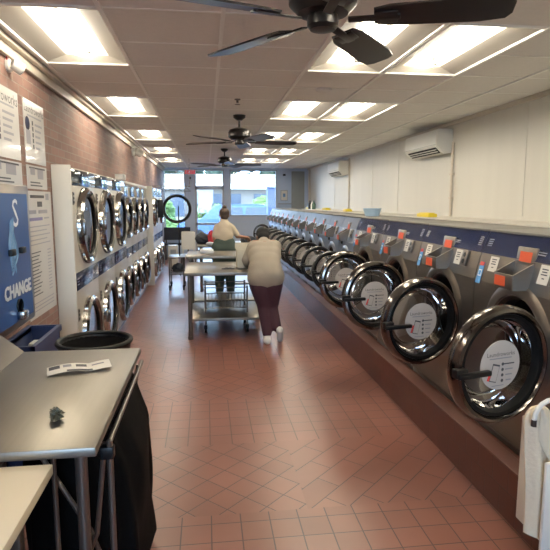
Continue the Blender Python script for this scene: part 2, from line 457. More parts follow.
for r_, y in enumerate(lightrows):
    for c_, (a, c) in enumerate(lightcols):
        if r_ == 0: lab = 'fluorescent ceiling light overhead beside the camera, ' + ['left row', 'right inner row', 'right outer row'][c_]
        else: lab = ['twin tube ceiling light along the brick wall, %s from the camera', 'twin tube ceiling light in the row right of the fans, %s from the camera', 'twin tube ceiling light in the row towards the white wall, %s from the camera'][c_] % ORD[r_ - 1]
        loc = ((a + c) / 2, y + .615, ZC)
        if first: L0.location = loc; L0['label'] = lab; L0['group'] = 'recessed ceiling lights'; first = False
        else: dup(L0, loc, None, lab, 'recessed ceiling lights')

# ------------------------------------------------------------------ ceiling fans
def make_fan():
    root = thing('ceiling_fan', '', 'ceiling fan', group='dark ceiling fans')
    B().lathe([(0, 0), (.075, 0), (.07, -.03), (.03, -.06), (0, -.06)], T((0, 0, 0)), 24).done('canopy', 'fan', root)
    B().cyl((0, 0, -.05), (0, 0, -.16), .013).done('downrod', 'fan', root)
    B().lathe([(0, -.14), (.05, -.145), (.12, -.17), (.135, -.20), (.135, -.25), (.10, -.285), (.06, -.29), (0, -.29)], T((0, 0, 0)), 32).done('motor', 'fan', root)
    B().lathe([(0, -.285), (.058, -.285), (.062, -.31), (.062, -.33), (.05, -.345), (0, -.35)], T((0, 0, 0)), 28).done('switch_housing', 'fan', root)
    for k in range(5):
        a = k * 2 * PI / 5; m = Matrix.Rotation(a, 4, 'Z') @ T((0, 0, -.305)) @ Matrix.Rotation(R(-13), 4, 'X')
        b = B()
        t = bmesh.new(); pts = [(.20, .05), (.26, .068), (.60, .08), (.69, .068), (.71, .035), (.71, -.035), (.69, -.068), (.60, -.08), (.26, -.068), (.20, -.05)]
        vs = [t.verts.new((x, y, -.004)) for x, y in pts]; vt = [t.verts.new((x, y, .004)) for x, y in pts]
        t.faces.new(vs[::-1]); t.faces.new(vt)
        for i in range(10): t.faces.new((vs[i], vs[(i + 1) % 10], vt[(i + 1) % 10], vt[i]))
        b._merge(t, 0, m)
        bl = b.done('blade', 'fanblade', root, False)
        b = B(); b.box(.10, .30, -.018, .018, -.012, -.004, bev=.003, mtx=m); b.box(.20, .29, -.04, .04, -.011, -.005, bev=.002, mtx=m)
        b.done('blade_bracket', 'fan', bl)
    return root
F0 = make_fan()
F0.location = (.47, 2.19, ZC); F0.rotation_euler[2] = R(-19); F0['label'] = 'large dark ceiling fan overhead nearest the camera with five blades'
dup(F0, (.41, 6.55, ZC), R(8), 'dark ceiling fan in the middle of the room, second from the camera')
dup(F0, (.37, 10.6, ZC), R(-9), 'small looking dark ceiling fan farthest from the camera near the window')

# ------------------------------------------------------------------ washers
def make_door(root, Rr, open_deg, y_h, z_c, x_h, closed=False):
    """door: hinge at local origin, free edge towards -x, outer face towards -y"""
    cx = -Rr
    m = T((cx, 0, 0)) @ RX90            # lathe axis local z -> -y (outwards)
    b = B()
    k = Rr / .28
    if Rr > .26:
        b.lathe([(.24 * k, -.005), (.243 * k, .03), (.252 * k, .042), (.266 * k, .036), (.277 * k, .018), (.28 * k, -.005), (.272 * k, -.03), (.258 * k, -.038), (.244 * k, -.03)], m, 56, 0, True)
    else:
        b.torus(.262 * k, .02 * k, m, 56, 10, 0, 1.3)
    door = b.done('door', 'rim' if Rr > .26 else 'rimdark', root)
    door.location = (x_h, y_h, z_c); door.rotation_euler = (0, 0, R(-90 + open_deg))
    gi = .218 if Rr > .26 else .228
    B().lathe([(gi * k, .012), ((gi + .005) * k, .026), (.240 * k, .028), (.248 * k, .0), (.235 * k, -.02), (gi * k, -.018)], m, 48, 0, True).done('gasket', 'rubber', door)
    B().lathe([((gi + .003) * k, .012), (gi * k, -.02), (gi * .9 * k, -.075), (.14 * k, -.105), (.0, -.11)], m, 48).done('bowl_glass', 'glassbowl', door)
    if Rr > .26: B().torus(.165 * k, .006 * k, T((cx, .07, 0)) @ RX90, 40, 8).done('bowl_ring', 'chrome', door)
    # printed round sticker on a disc just inside the glass
    b = B(); sx, sz, sr = cx - .004 * k, .0, (.116 if Rr > .26 else .15) * k
    b.lathe([(0, .013), (sr, .013), (sr, .010), (0, .010)], T((sx, 0, sz)) @ RX90, 40)
    y = -.0145
    def tx(s, dx, dz, size, mi=1): b.text(s, size * k, T((sx + dx * k, y, sz + dz * k)) @ RX90, mi)
    def bar(dx, dz, w, h, mi=1, rot=0):
        b.box(-w / 2 * k, w / 2 * k, -.0004, .0004, -h / 2 * k, h / 2 * k, mi, mtx=T((sx + dx * k, y, sz + dz * k)) @ Matrix.Rotation(rot, 4, 'Y'))
    tx('Laundroworks', 0, .052, .028)
    bar(0, .033, .13, .005, 2)
    # phone drawing and the four steps beside it
    bar(-.033, -.035, .042, .085, 1, R(14)); b.box(-.018 * k, .018 * k, -.0008, .0002, -.036 * k, .036 * k, 0, mtx=T((sx - .033 * k, y - .0006, sz - .037 * k)) @ Matrix.Rotation(R(14), 4, 'Y'))
    bar(-.062, -.045, .012, .05, 3, R(20))
    for q in range(4):
        z = .004 - q * .026
        b.lathe([(0, 0), (.008 * k, 0)], T((sx + .014 * k, y, sz + z * k)) @ RX90, 12, 1); bar(.052, z, [.06, .045, .038, .03][q], .006, 1 if q == 0 else 2)
    bar(-.01, -.096, .07, .004, 2)
    b.done('round_sticker', ['sticker', 'ink', 'inklight', 'red'], door, False)
    # black lever handle on the free edge
    b = B(); b.box(cx - .29 * k, cx - .225 * k, -.06, -.02, -.022, .022, bev=.008); b.box(cx - .285 * k, cx - .105 * k, -.075, -.045, -.024, .002, bev=.007)
    b.done('door_handle', 'black', door)
    b = B(); b.box(-.03, .03, -.01, .035, -.07, .07, bev=.006); b.done('hinge', 'steeldark', door)
    return door

def make_washer(w, big, closed=False):
    """origin on the curb at the front face; x into the wall, y along the row (0 = centre)"""
    root = thing('washing_machine', '', 'washing machine')
    h = w / 2 - .004; Rr = .288 if big else .235
    zc = .60 if big else .57; r0 = Rr - .03
    b = B()
    b.plate_hole(-h, h, .0, .89, 0, zc, r0, 0)
    prof = [(0, .89), (.012, .95), (.04, 1.055)]
    for i in range(2): b.quad([(prof[i][0], -h, prof[i][1]), (prof[i + 1][0], -h, prof[i + 1][1]), (prof[i + 1][0], h, prof[i + 1][1]), (prof[i][0], h, prof[i][1])])
    for s in (-h, h): b.quad([(0, s, 0), (0, s, .89), (.012, s, .95), (.04, s, 1.055), (.10, s, 1.19), (.56, s, 1.19), (.56, s, 0)])
    b.quad([(.10, -h, 1.19), (.56, -h, 1.19), (.56, h, 1.19), (.10, h, 1.19)])
    b.quad([(.56, -h, 0), (.56, h, 0), (.56, h, 1.19), (.56, -h, 1.19)])
    # raised pressed ring round the mouth
    b.lathe([(r0, -.01), (r0 + .008, .012), (r0 + .03, .018), (r0 + .06, .008), (r0 + .075, 0)], T((0, 0, zc)) @ TO_NX, 48)
    b.done('cabinet', 'steel' if big else 'bluesteel', root)
    b = B(); b.lathe([(r0, .0), (r0 - .015, -.02), (r0 - .015, -.09), (r0 + .03, -.12), (r0 + .03, -.5), (0, -.52)], T((0, 0, zc)) @ TO_NX, 40)
    b.done('drum', 'drum', root)
    b = B(); b.box(-.003, .05, -h, h, .0, .035, bev=.003); b.done('kick_panel', 'steeldark', root)
    B().box(.085, .565, -h, h, 1.182, 1.198, bev=.004).done('top_trim', 'topgrey', root)
    # navy control band
    b = B()
    b.quad([(.036, -h, 1.055), (.092, -h, 1.186), (.092, h, 1.186), (.036, h, 1.055)])
    tilt = math.atan2(.056, .131)
    P = T((.064, 0, 1.12)) @ Matrix.Rotation(tilt, 4, 'Y') @ FACE_NX   # text frame: x reads to -y, y up the panel
    def lines(u, v, n, w_, mi=1):
        for q in range(n): b.box(u - w_ / 2, u + w_ / 2, v + q * .013 - .003, v + q * .013 + .003, .002, .003, mi, mtx=P)
    lines(-h + .06, -.02, 4, .05); lines(.12 if big else .08, -.03, 2, .07); lines(h - .05, -.025, 5, .045)
    b.done('control_panel', ['navy' if big else 'greyctl', 'inklight'], root, False)
    # coin tray with raised flap
    yt = 0
    def slope(z): return .012 + max(0, z - .95) * .267 - max(0, .95 - z) * .2
    b = B()
    q = .088 if big else .062
    t_ = bmesh.new()      # open tray with sloping cheeks
    b.box(-.085, .03, yt - q, yt + q, .905, .918, bev=.003); b.box(-.087, -.076, yt - q, yt + q, .905, .985, bev=.003)
    for s in (-1, 1):
        y_ = yt + s * q
        t_ = bmesh.new(); pr = [(-.085, .905), (.03, .905), (.03, 1.045), (-.085, .985)]
        A_ = [t_.verts.new((x, y_ - .005, z)) for x, z in pr]; B_ = [t_.verts.new((x, y_ + .005, z)) for x, z in pr]
        t_.faces.new(A_); t_.faces.new(B_[::-1])
        for i in range(4): t_.faces.new((A_[i], A_[(i + 1) % 4], B_[(i + 1) % 4], B_[i]))
        b._merge(t_, 0)
    ct = b.done('coin_tray', 'steel', root)
    B().box(-.074, .025, yt - q + .007, yt + q - .007, .92, .94).done('coin_slide', 'black', ct)
    B().box(-.0895, -.0865, yt - q * .25, yt + q * .9, .918, .972).done('orange_label', 'orange', ct)
    fm = T((.035, 0, 1.0)) @ Matrix.Rotation(R(8), 4, 'Y')
    b = B(); b.box(-.006, .006, yt - q, yt + q, 0, .125, bev=.004, mtx=fm); fl = b.done('tray_flap', 'steel', ct)
    B().box(-.0085, -.0065, yt - q * .6, yt + q * .62, .045, .10, mtx=fm).done('flap_label', 'orange', ct)
    SL = Matrix.Rotation(math.atan2(.028, .105), 4, 'Y') @ FACE_NX
    def decal(name, y, z, ww, hh, mats, fn=None):
        b = B(); m = T((slope(z) - .002, y, z)) @ SL
        b.box(-ww / 2, ww / 2, -hh / 2, hh / 2, 0, .002, 0, mtx=m)
        if fn: fn(b, m)
        return b.done(name, mats, root, False)
    def cardp(b, m):
        for v, l_ in ((.028, .05), (.014, .04), (0, .05), (-.02, .02)): b.box(-l_ / 2, l_ / 2, v - .003, v + .003, .002, .003, 1, mtx=m)
    decal('payment_sticker', h - .05, .935, .05, .13, ['bluesticker', 'red', 'whiteprint'], lambda b, m: (b.box(-.025, .025, .045, .068, .002, .003, 1, mtx=m), b.box(-.017, .017, -.02, .02, .002, .003, 2, mtx=m), b.box(-.012, .012, -.014, .014, .003, .0035, 0, mtx=m)))
    decal('price_card', h - .17 if big else h - .11, 1.0, .09 if big else .05, .09, ['paper', 'ink'], cardp)
    decal('instruction_card', -.19 if big else -.12, 1.0, .085 if big else .055, .10, ['paper', 'ink'], cardp)
    b = B(); m = T((slope(1.0) - .002, -.29 if big else -.20, 1.0)) @ SL
    b.box(-.035, .035, -.05, .05, 0, .012, 0, bev=.003, mtx=m)
    for v in (-.022, .022): b.lathe([(0, .014), (.015, .014), (.018, .011)], m @ T((0, v, 0)), 14, 1)
    b.done('coin_acceptor', ['steel', 'black'], root)
    if not big:
        b = B(); b.box(slope(1.0) - .006, .06, .07, .115, .955, 1.045, bev=.003); b.box(slope(1.0) - .009, .05, .078, .107, .965, 1.0, 1, bev=.002); b.done('dial_plate', ['brownplate', 'black'], root)
        b = B(); b.lathe([(0, .012), (.026, .012), (.03, 0)], T((slope(.9) - .002, .16, .88)) @ TO_NX, 20); b.done('soap_knob', 'black', root)
    make_door(root, Rr, 0 if closed else (100 if big else 100), -Rr + .005, zc, -.035 if closed else -.012)
    return root
ZCURB = .285; XW = 1.66
big0 = make_washer(.935, True)
big_labels = ['large steel washer nearest the camera beside the white towel, door open showing round sticker',
              'large open washer second from the towel, dark blue control band',
              'large open washer third from the towel, dark blue control band',
              'large open washer farthest from the towel, next to the smaller grey-topped washers']
for i in range(4):
    loc = (XW, 2.665 + .935 * i, ZCURB)
    if i == 0: big0.location = loc; big0['label'] = big_labels[0]; big0['group'] = 'large washers along the right wall'
    else: dup(big0, loc, None, big_labels[i])
    bigs = [o for o in C.objects if o.name.startswith('washing_machine')]
for i, o in enumerate(bigs):  # the doors stand open at slightly different angles
    for ch in o.children:
        if ch.name.startswith('door'): ch.rotation_euler[2] = R(-90 + [104.4, 102.6, 98.5, 101][i])
small0 = make_washer(.70, False)
smallc = make_washer(.70, False, True)
usedc = False
for i in range(12):
    loc = (XW, 6.29 + .70 * i, ZCURB)
    lab = 'smaller washer with open door, %s from the large washers' % ORD[i]
    if i == 0: small0.location = loc; o = small0
    elif i in (9, 10):
        lab = 'smaller washer with closed door near the window, %s from the large washers' % ORD[i]
        if not usedc: smallc.location = loc; o = smallc; usedc = True
        else: o = dup(smallc, loc)
    elif i == 11: lab = 'open smaller washer closest to the front window at the row end'; o = dup(small0, loc)
    else: o = dup(small0, loc)
    o['label'] = lab; o['group'] = 'smaller washers along the right wall'

# ------------------------------------------------------------------ stacked dryers
def make_dryer_door(root, Rr, y, z, black=False):
    m = TO_PX
    b = B(); b.lathe([(Rr - .075, .01), (Rr - .06, .045), (Rr - .03, .058), (Rr - .005, .04), (Rr, 0), (Rr - .05, -.005)], m, 48, 0, True)
    d = b.done('door', 'black' if black else 'chrome', root); d.location = (0, y, z)
    if not black:
        B().lathe([(0, .015), (Rr * .45, .018), (Rr - .09, .024), (Rr - .065, .03)], m, 48).done('door_glass', 'dryerglass', d)
        b = B(); b.torus(Rr - .078, .012, T((.034, 0, 0)) @ m, 48, 8); b.done('gasket', 'rubber', d)
    b = B(); b.box(.03, .075, -Rr + .005, -Rr + .05, -.07, .07, bev=.008); b.done('door_handle', 'chromed', d)
    return d
def make_dryer(w, Ru, Rl, top, navyz, zu, zl, opened=False, kick='enamel'):
    root = thing('stacked_dryer', '', 'dryer')
    h = w / 2 - .003; dep = .11
    b = B(); b.box(-dep, 0, -h, h, .06, top, bev=.006)
    b.done('cabinet', 'dryerwhite', root)
    b = B(); b.box(-dep, -.02, -h, h, 0, .06); b.done('kick_panel', 'steeldark', root)
    b = B(); b.box(-.01, .006, -h + .01, h - .01, navyz[0], navyz[1], bev=.003)
    m = FACE_PX
    for u in (-h + .1, .05, h - .12):
        for q in range(3): b.box(u - .04, u + .04, (navyz[0] + navyz[1]) / 2 - .03 + q * .025, (navyz[0] + navyz[1]) / 2 - .022 + q * .025, .0062, .0068, 1, mtx=m)
    b.done('control_strip', ['navy', 'inklight'], root)
    b = B(); b.box(-.01, .006, -h + .01, h - .01, zu + Ru + .005, top - .012, bev=.003); b.done('upper_control_strip', 'mirror', root)
    for zz, Rr in ((zu, Ru), (zl, Rl)):
        if opened and zz == zu:
            b = B(); b.lathe([(Rr - .05, .0), (Rr - .05, .004), (0, .004)], T((0, 0, zz)) @ TO_PX, 40); b.done('drum_shade_disc', 'dark', root)  # flat dark disc, the shade inside the open drum is its colour
        else: make_dryer_door(root, Rr, 0, zz)
        b = B(); b.box(0, .012, -h + .03, -h + .075, zz + Rr * .55, zz + Rr * .55 + .11, bev=.003)
        for q in range(3): b.box(.012, .016, -h + .037, -h + .068, zz + Rr * .55 + .012 + .034 * q, zz + Rr * .55 + .036 + .034 * q, 1, bev=.002)
        b.done('coin_slot', ['steel', 'black'], root)
    return root
A0 = make_dryer(1.0, .355, .345, 1.94, (.885, 1.04), 1.43, .43)
for i in range(3):
    loc = (-1.12, 5.19 + 1.0 * i, 0); lab = 'large stacked dryer with two round chrome doors, %s from the price board' % ORD[i]
    o = A0 if i == 0 else dup(A0, loc)
    o.location = loc; o['label'] = lab; o['group'] = 'large stacked dryers'
B0 = make_dryer(.75, .30, .30, 1.90, (.84, .98), 1.42, .42)
for i in range(4):
    loc = (-1.15, 8.08 + .75 * i, 0); lab = 'smaller stacked dryer set back in the middle bank, %s after the large dryers' % ORD[i]
    o = B0 if i == 0 else dup(B0, loc)
    o.location = loc; o['label'] = lab; o['group'] = 'smaller stacked dryers in the middle bank'
C0 = make_dryer(.8, .30, .30, 1.94, (.84, .98), 1.45, .42)
C0.location = (-1.06, 11.22, 0); C0['label'] = 'stacked dryer of the far bank next to its white end panel'; C0['group'] = 'stacked dryers in the far bank'
C1 = make_dryer(.8, .30, .30, 1.94, (.84, .98), 1.45, .42, True)
C1.location = (-1.06, 12.02, 0); C1['label'] = 'stacked dryer of the far bank with upper black-rimmed door swung open'; C1['group'] = 'stacked dryers in the far bank'
dup(C0, (-1.06, 12.82, 0), None, 'stacked dryer of the far bank closest to the front window')
# the open upper door: hinge on the near side, swung right out into the aisle
b = B(); b.lathe([(.245, -.01), (.25, .03), (.285, .04), (.31, .01), (.31, -.02), (.27, -.035)], RX90, 48, 0, True)
od = b.done('open_door', 'black', C1); od.location = (.44, -.30, 1.505)
B().lathe([(.25, .01), (.0, .012)], RX90, 40).done('door_glass', 'glasspane', od)
b = B(); b.box(-.44, -.285, -.035, .035, -.19, .19, bev=.01); b.done('hinge_arm', 'black', od)
# end panels
def panel(y, x1, z, label):
    b = B(); b.box(XL + .002, x1, y - .025, y, 0, z, bev=.004)
    tag(b.done('end_panel', 'enamel'), label, 'panel', 'white end panels of the dryer banks')
panel(4.685, -1.105, 1.955, 'tall cream end panel beside the price board, before the first large dryer')
panel(10.815, -1.04, 1.955, 'narrow white end panel standing out between middle and far dryer banks')
# rail above the middle bank
b = B(); b.box(-1.20, -1.13, 7.75, 10.75, 1.905, 1.945, bev=.006); tag(b.done('top_rail', 'enamel'), 'pale rail lying along the top of the middle dryer bank', 'rail')
b = B(); b.box(-1.2, -1.08, 7.45, 7.62, 1.942, 2.02, bev=.01); tag(b.done('white_box', 'whiteplastic'), 'small white box on top of the third large dryer', 'box')

# garment bar with hangers in front of the far window
t = thing('garment_bar', 'thin metal garment bar near the open black-rimmed dryer door', 'rail', (0, 0, 0))
B().cyl((-1.255, 12.95, 2.02), (-.36, 12.95, 2.02), .011).done('bar', 'chrome', t)
B().cyl((-.38, 12.95, 2.03), (-.38, 12.95, ZC - .006), .007).done('hanging_rod', 'chrome', t)
hg = B(); hg.tube([(0, 0, 0), (.0, 0, .03), (.015, 0, .045), (.03, 0, .03)], .005, 6); hg.tube([(0, 0, 0), (-.11, 0, -.08), (.11, 0, -.08)], .008, 6, closed=True)
h0 = hg.done('hanger', 'black')
for i, x in enumerate((-.98, -.80, -.63, -.46)):
    o = h0 if i == 0 else h0.copy()
    if i: C.objects.link(o)
    o.location = (x, 12.95, 1.985); o.rotation_euler = (0, 0, R([62, 55, 60, 20][i]))
    tag(o, ['black hanger on the garment bar, nearest the dryers', 'black hanger on the garment bar, second from the dryers', 'black hanger on the garment bar, third from the dryers', 'black hanger above the open round dryer door'][i], 'hanger', 'hangers on the garment bar')

# ------------------------------------------------------------------ left wall: posters, change machine
def poster(name, y0, y1, z0, z1, label, cat, fn, x=XL):
    b = B(); b.box(x, x + .006, y0, y1, z0, z1)
    w, hh = y1 - y0, z1 - z0; m = T((x + .0065, (y0 + y1) / 2, (z0 + z1) / 2)) @ FACE_PX
    def bar(u, v, bw, bh, mi=1): b.box((u - .5) * w, (u - .5 + bw) * w, (v - .5) * hh, (v - .5) * hh + bh, 0, .0006, mi, mtx=m)
    fn(b, m, bar, w, hh)
    return tag(b.done(name, ['posterw', 'ink', 'inklight', 'inkpurple', 'navy'], None, False), label, cat)
def steps(b, m, bar, w, hh):
    b.text('Laundroworks', .078 * w / .48, m @ T((0, hh * .36, .0005)), 1)
    bar(.15, .745, .7, .012, 2)
    for q in range(5): bar(.36, .62 - q * .095, .06, .032, 1); bar(.50, .628 - q * .095, [.36, .3, .26, .3, .22][q], .016, 2)
    b.lathe([(0, 0), (.05, 0)], m @ T((-w * .36, hh * .12, .0005)), 20, 4)
    bar(.06, .30, .2, .10, 2)
def lower(b, m, bar, w, hh):
    bar(.1, .86, .8, .012, 1); bar(.15, .6, .22, .05, 2); bar(.5, .45, .3, .07, 2); bar(.12, .25, .5, .01, 1); bar(.12, .12, .6, .01, 1)
def prices(b, m, bar, w, hh):
    bar(.22, .945, .5, .022, 1); bar(.78, .93, .12, .05, 2); bar(.45, .875, .18, .04, 1); bar(.1, .82, .3, .028, 2); bar(.48, .82, .34, .028, 2)
    bar(.1, .765, .52, .024, 3); bar(.68, .775, .2, .012, 2)
    for q in range(5): bar(.1, .715 - q * .035, .78 - .12 * (q % 2), .008, 2)
    for q in range(13): bar(.1, .51 - q * .028, .38 - .05 * (q % 3), .008, 1); bar(.74, .51 - q * .028, .13, .008, 2)
    for q in range(3): bar(.1, .11 - q * .03, .8, .007, 2)
poster('poster', 3.34, 3.94, 1.93, 2.375, 'white step-by-step poster on brick above the blue change machine', 'poster', steps)
poster('poster', 4.05, 4.52, 1.93, 2.375, 'white step-by-step poster on brick above the price board', 'poster', steps)
poster('notice', 3.34, 3.94, 1.755, 1.915, 'glossy white notice directly over the change machine', 'notice', lower)
poster('notice', 4.05, 4.52, 1.745, 1.915, 'glossy white notice directly over the price board', 'notice', lower)
poster('price_board', 3.93, 4.60, .80, 1.73, 'tall white price board between change machine and cream end panel', 'sign', prices)

t = thing('change_machine', 'blue coin change machine with steel frame on the left wall', 'change machine', (-1.15, 3.36, 0))
b = B(); b.box(XL + 1.15 + .0005, 0, -.37, .35, .885, 1.755, bev=.008); b.done('cabinet', 'steel', t)
b = B(); b.box(0, .006, -.31, .29, .93, 1.70)
m = T((.0066, .0, 0)) @ FACE_PX
for q in range(6):   # pale swirls of smoke behind the letters
    a = [(-.02 + .055 * math.sin(q * 1.1 + s * .55) * (1 - s / 16) + .012 * q - .03, 1.22 + s * .022 + q * .006, 0) for s in range(15)]
    b.tube([m @ Vec(p) for p in a], [.004 + .006 * math.sin(PI * s / 14) for s in range(15)], 5, 1)
b.text('S', .24, m @ T((.06, 1.575, .001)), 2)
def slanted(sx): return Matrix(((1, 0, 0, 0), (sx, 1, 0, 0), (0, 0, 1, 0), (0, 0, 0, 1)))
n_ = 0
for dz in (-.004, 0, .004):
    for dy in (-.004, 0, .004): n_ += 1; b.text('CHANGE', .112, m @ T((.03 + dy, 1.12 + dz, .001 + .0003 * n_)) @ slanted(.0), 2)
b.done('front_panel', ['changeblue', 'palewave', 'whiteprint'], t, False)
for yy in (-.06, .12):
    b = B(); b.box(.004, .03, yy - .035, yy + .035, 1.335, 1.375, bev=.006); b.done('bill_slot', 'black', t)
b = B(); b.box(.004, .05, -.02, .07, .94, .995, bev=.01); b.lathe([(0, 0), (.045, 0), (.045, .012)], T((.006, .03, 1.02)) @ TO_PX, 20, 1); b.done('coin_cup', ['chrome', 'black'], t)

# dome cameras on the brick wall
def cam_obj(y, z, s, label):
    t = thing('security_camera', label, 'camera', (XL, y, z), group='white security cameras on the brick wall')
    B().lathe([(0, 0), (.05 * s, 0), (.05 * s, .02 * s), (.03 * s, .035 * s)], TO_PX, 24).done('base', 'whiteplastic', t)
    b = B(); b.lathe([(0, -.03 * s), (.038 * s, -.028 * s), (.045 * s, .02 * s), (.045 * s, .055 * s), (.038 * s, .06 * s)], T((.06 * s, .0, 0)) @ Matrix.Rotation(R(40), 4, 'Z') @ TO_PX @ Matrix.Rotation(R(25), 4, 'Y'), 24); h = b.done('housing', 'whiteplastic', t)
    B().lathe([(.038 * s, .055 * s), (.03 * s, .062 * s), (0, .064 * s)], T((.06 * s, 0, 0)) @ Matrix.Rotation(R(40), 4, 'Z') @ TO_PX @ Matrix.Rotation(R(25), 4, 'Y'), 20).done('lens', 'lens', t)
    return t
t = cam_obj(3.80, 2.525, .85, 'white security camera under the moulding nearest the posters')
B().tube([(.01, -.03, .03), (.02, -.06, .06), (.02, -.04, .09), (.03, -.1, .10)], .004, 6).done('cable', 'red', t)
cam_obj(9.75, 2.52, 1.5, 'small white security camera high over the middle dryer bank')
# exit sign hanging before the column
t = thing('exit_sign', 'red and white exit sign hanging before the white column', 'sign', (-.46, YF - .06, 2.47))
B().box(-.16, .16, -.02, .02, 0, .13, bev=.005).done('housing', 'whiteplastic', t)
b = B(); b.box(-.15, .15, -.024, -.0205, .008, .122); b.text('EXIT', .125, T((0, -.0246, .063)) @ RX90, 1); b.done('face', ['exitred', 'whiteprint'], t, False)
B().cyl((0, 0, .13), (0, 0, .192), .008).done('mount', 'whiteplastic', t)
B().box(-.025, .025, -.02, .02, -.14, -.075, bev=.005).done('emergency_lamp', 'black', t)

# ------------------------------------------------------------------ right wall: split air conditioners, pipes, things on the ledge
def make_ac():
    root = thing('air_conditioner', '', 'air conditioner', group='white wall air conditioners')
    b = B(); prof = [(0, 0), (-.20, .0), (-.225, .05), (-.225, .27), (-.20, .31), (0, .31)]
    prof = [(0, .02), (-.12, 0), (-.225, .10), (-.22, .30), (-.20, .315), (0, .315)]
    t = bmesh.new(); A_ = [t.verts.new((x, -.55, z)) for x, z in prof]; B_ = [t.verts.new((x, .55, z)) for x, z in prof]
    t.faces.new(A_); t.faces.new(B_[::-1]); n = len(prof)
    for i in range(n): t.faces.new((A_[i], A_[(i + 1) % n], B_[(i + 1) % n], B_[i]))
    bmesh.ops.bevel(t, geom=list(t.edges), offset=.012, segments=2, affect='EDGES')
    b._merge(t, 0); b.done('body', 'acwhite', root)
    om = T((-.1745, 0, .0475)) @ Matrix.Rotation(math.atan2(.10, .105), 4, 'Y')
    b = B(); b.box(-.05, .045, -.50, .44, -.004, .004, mtx=om); b.done('outlet', 'dark', root, False)
    for v in (-.022, .012): b = B(); b.box(v - .004, v + .004, -.49, .43, -.016, -.003, bev=.002, mtx=om); b.done('louvre', 'acwhite', root)
    b = B(); b.box(-.2275, -.2245, -.54, .54, .118, .121); b.done('panel_seam', 'inklight', root)
    return root
ac = make_ac(); ac.location = (XR, 7.2, 2.26); ac['label'] = 'larger looking white air conditioner high on the right wall, nearer the camera'
dup(ac, (XR, 12.3, 2.24), None, 'white air conditioner high on the right wall, farther towards the window')
def pipe(y, z1, label, r=.016):
    b = B(); b.cyl((XR - .022, y, 1.465), (XR - .022, y, z1), r)
    for z in (1.7, 2.0): b.box(XR - .042, XR, y - .03, y + .03, z - .012, z + .012, bev=.003)
    tag(b.done('wall_pipe', 'moulding'), label, 'pipe', 'pipes down the right wall')
pipe(6.60, 2.40, 'cream pipe running down the wall below the nearer air conditioner')
pipe(11.6, 2.60, 'cream pipe running down the wall beside the farther air conditioner')
pipe(16.1, 2.62, 'cream pipe in the far right corner by the grey panel', .03)
b = B()
def tray_mesh():
    b = B(); b.box(-.06, .06, -.16, .16, 0, .045, bev=.012); b.box(-.04, .04, -.13, .13, .04, .055, 0, bev=.006); return b
y0 = tray_mesh().done('plastic_tray', 'yellow')
for i, (x, y) in enumerate(((2.72, 6.4), (2.75, 10.3), (2.75, 12.2), (2.75, 14.3))):
    o = y0 if i == 0 else y0.copy()
    if i: C.objects.link(o)
    o.location = (x, y, 1.465); o.rotation_euler[2] = R([4, -3, 5, 2][i])
    tag(o, ['yellow plastic tray on the ledge below the nearer air conditioner', 'yellow plastic tray on the ledge, second from the camera', 'yellow plastic tray on the ledge, third from the camera', 'yellow plastic tray on the ledge farthest from the camera'][i], 'tray', 'yellow trays behind the washers')
b = B(); b.lathe([(0, 0), (.08, 0), (.105, .08), (.11, .09), (.10, .085), (.075, .012), (0, .012)], T((1.93, 6.12, 1.4865)), 32)
tag(b.done('plastic_basin', 'bluew'), 'pale blue plastic basin on top of a washer, under the white right wall', 'basin')
for i, (x, y, m_) in enumerate(((2.72, 13.5, 'greenlining'), (2.75, 13.8, 'whiteplastic'), (2.72, 14.0, 'black'))):
    b = B(); b.lathe([(0, 0), (.045, 0), (.05, .02), (.05, .13), (.03, .17), (.018, .18), (.018, .22), (0, .22)], T((x, y, 1.465)), 18)
    tag(b.done('detergent_bottle', m_), ['dull green', 'white', 'black'][i] + ' bottle standing on the far end of the washer ledge', 'bottle', 'bottles on the far ledge')
# back wall right of window: grey panel and frame
b = B(); b.box(2.62, 3.02, YF - .03, YF, .9, 2.58, bev=.006); tag(b.done('wall_panel', 'greypanel'), 'plain grey panel on the far wall in the right corner', 'panel')
t = thing('picture_frame', 'small white framed notice beside the front window', 'frame', (2.39, YF, 1.85))
b = B(); b.box(-.11, .11, -.02, 0, -.16, .16, bev=.004); b.done('frame', 'frame', t)
b = B(); b.box(-.09, .09, -.023, -.0205, -.14, .14); b.box(-.04, .04, -.0236, -.023, -.05, .06, 1); b.done('notice', ['paper', 'palewave'], t, False)
b = B(); b.box(2.2, 2.6, YF - .12, YF, 1.58, 1.61, bev=.003); tag(b.done('wall_shelf', 'frame'), 'narrow grey shelf under the framed notice by the window', 'shelf')
b = B(); b.box(2.35, 2.43, YF - .06, YF, 2.44, 2.5, bev=.008); tag(b.done('wall_speaker', 'black'), 'small black device high on the far wall above the framed notice', 'device')
# ceiling bits
t = thing('sprinkler_head', 'small dark sprinkler head on the ceiling behind the nearest fan', 'sprinkler', (.33, 5.55, ZC))
B().lathe([(0, 0), (.035, 0), (.03, -.008), (.012, -.01), (.012, -.035), (0, -.035)], T((0, 0, 0)), 18).done('body', 'steeldark', t)
B().lathe([(0, -.05), (.028, -.05), (.028, -.053), (0, -.053)], T((0, 0, 0)), 18).done('deflector', 'steeldark', t)
b = B(); b.lathe([(0, 0), (.075, 0), (.07, -.02), (.05, -.03), (0, -.03)], T((1.08, 4.95, ZC)), 28); tag(b.done('smoke_detector', 'ceil'), 'round beige smoke detector on the ceiling between two right lights', 'detector')

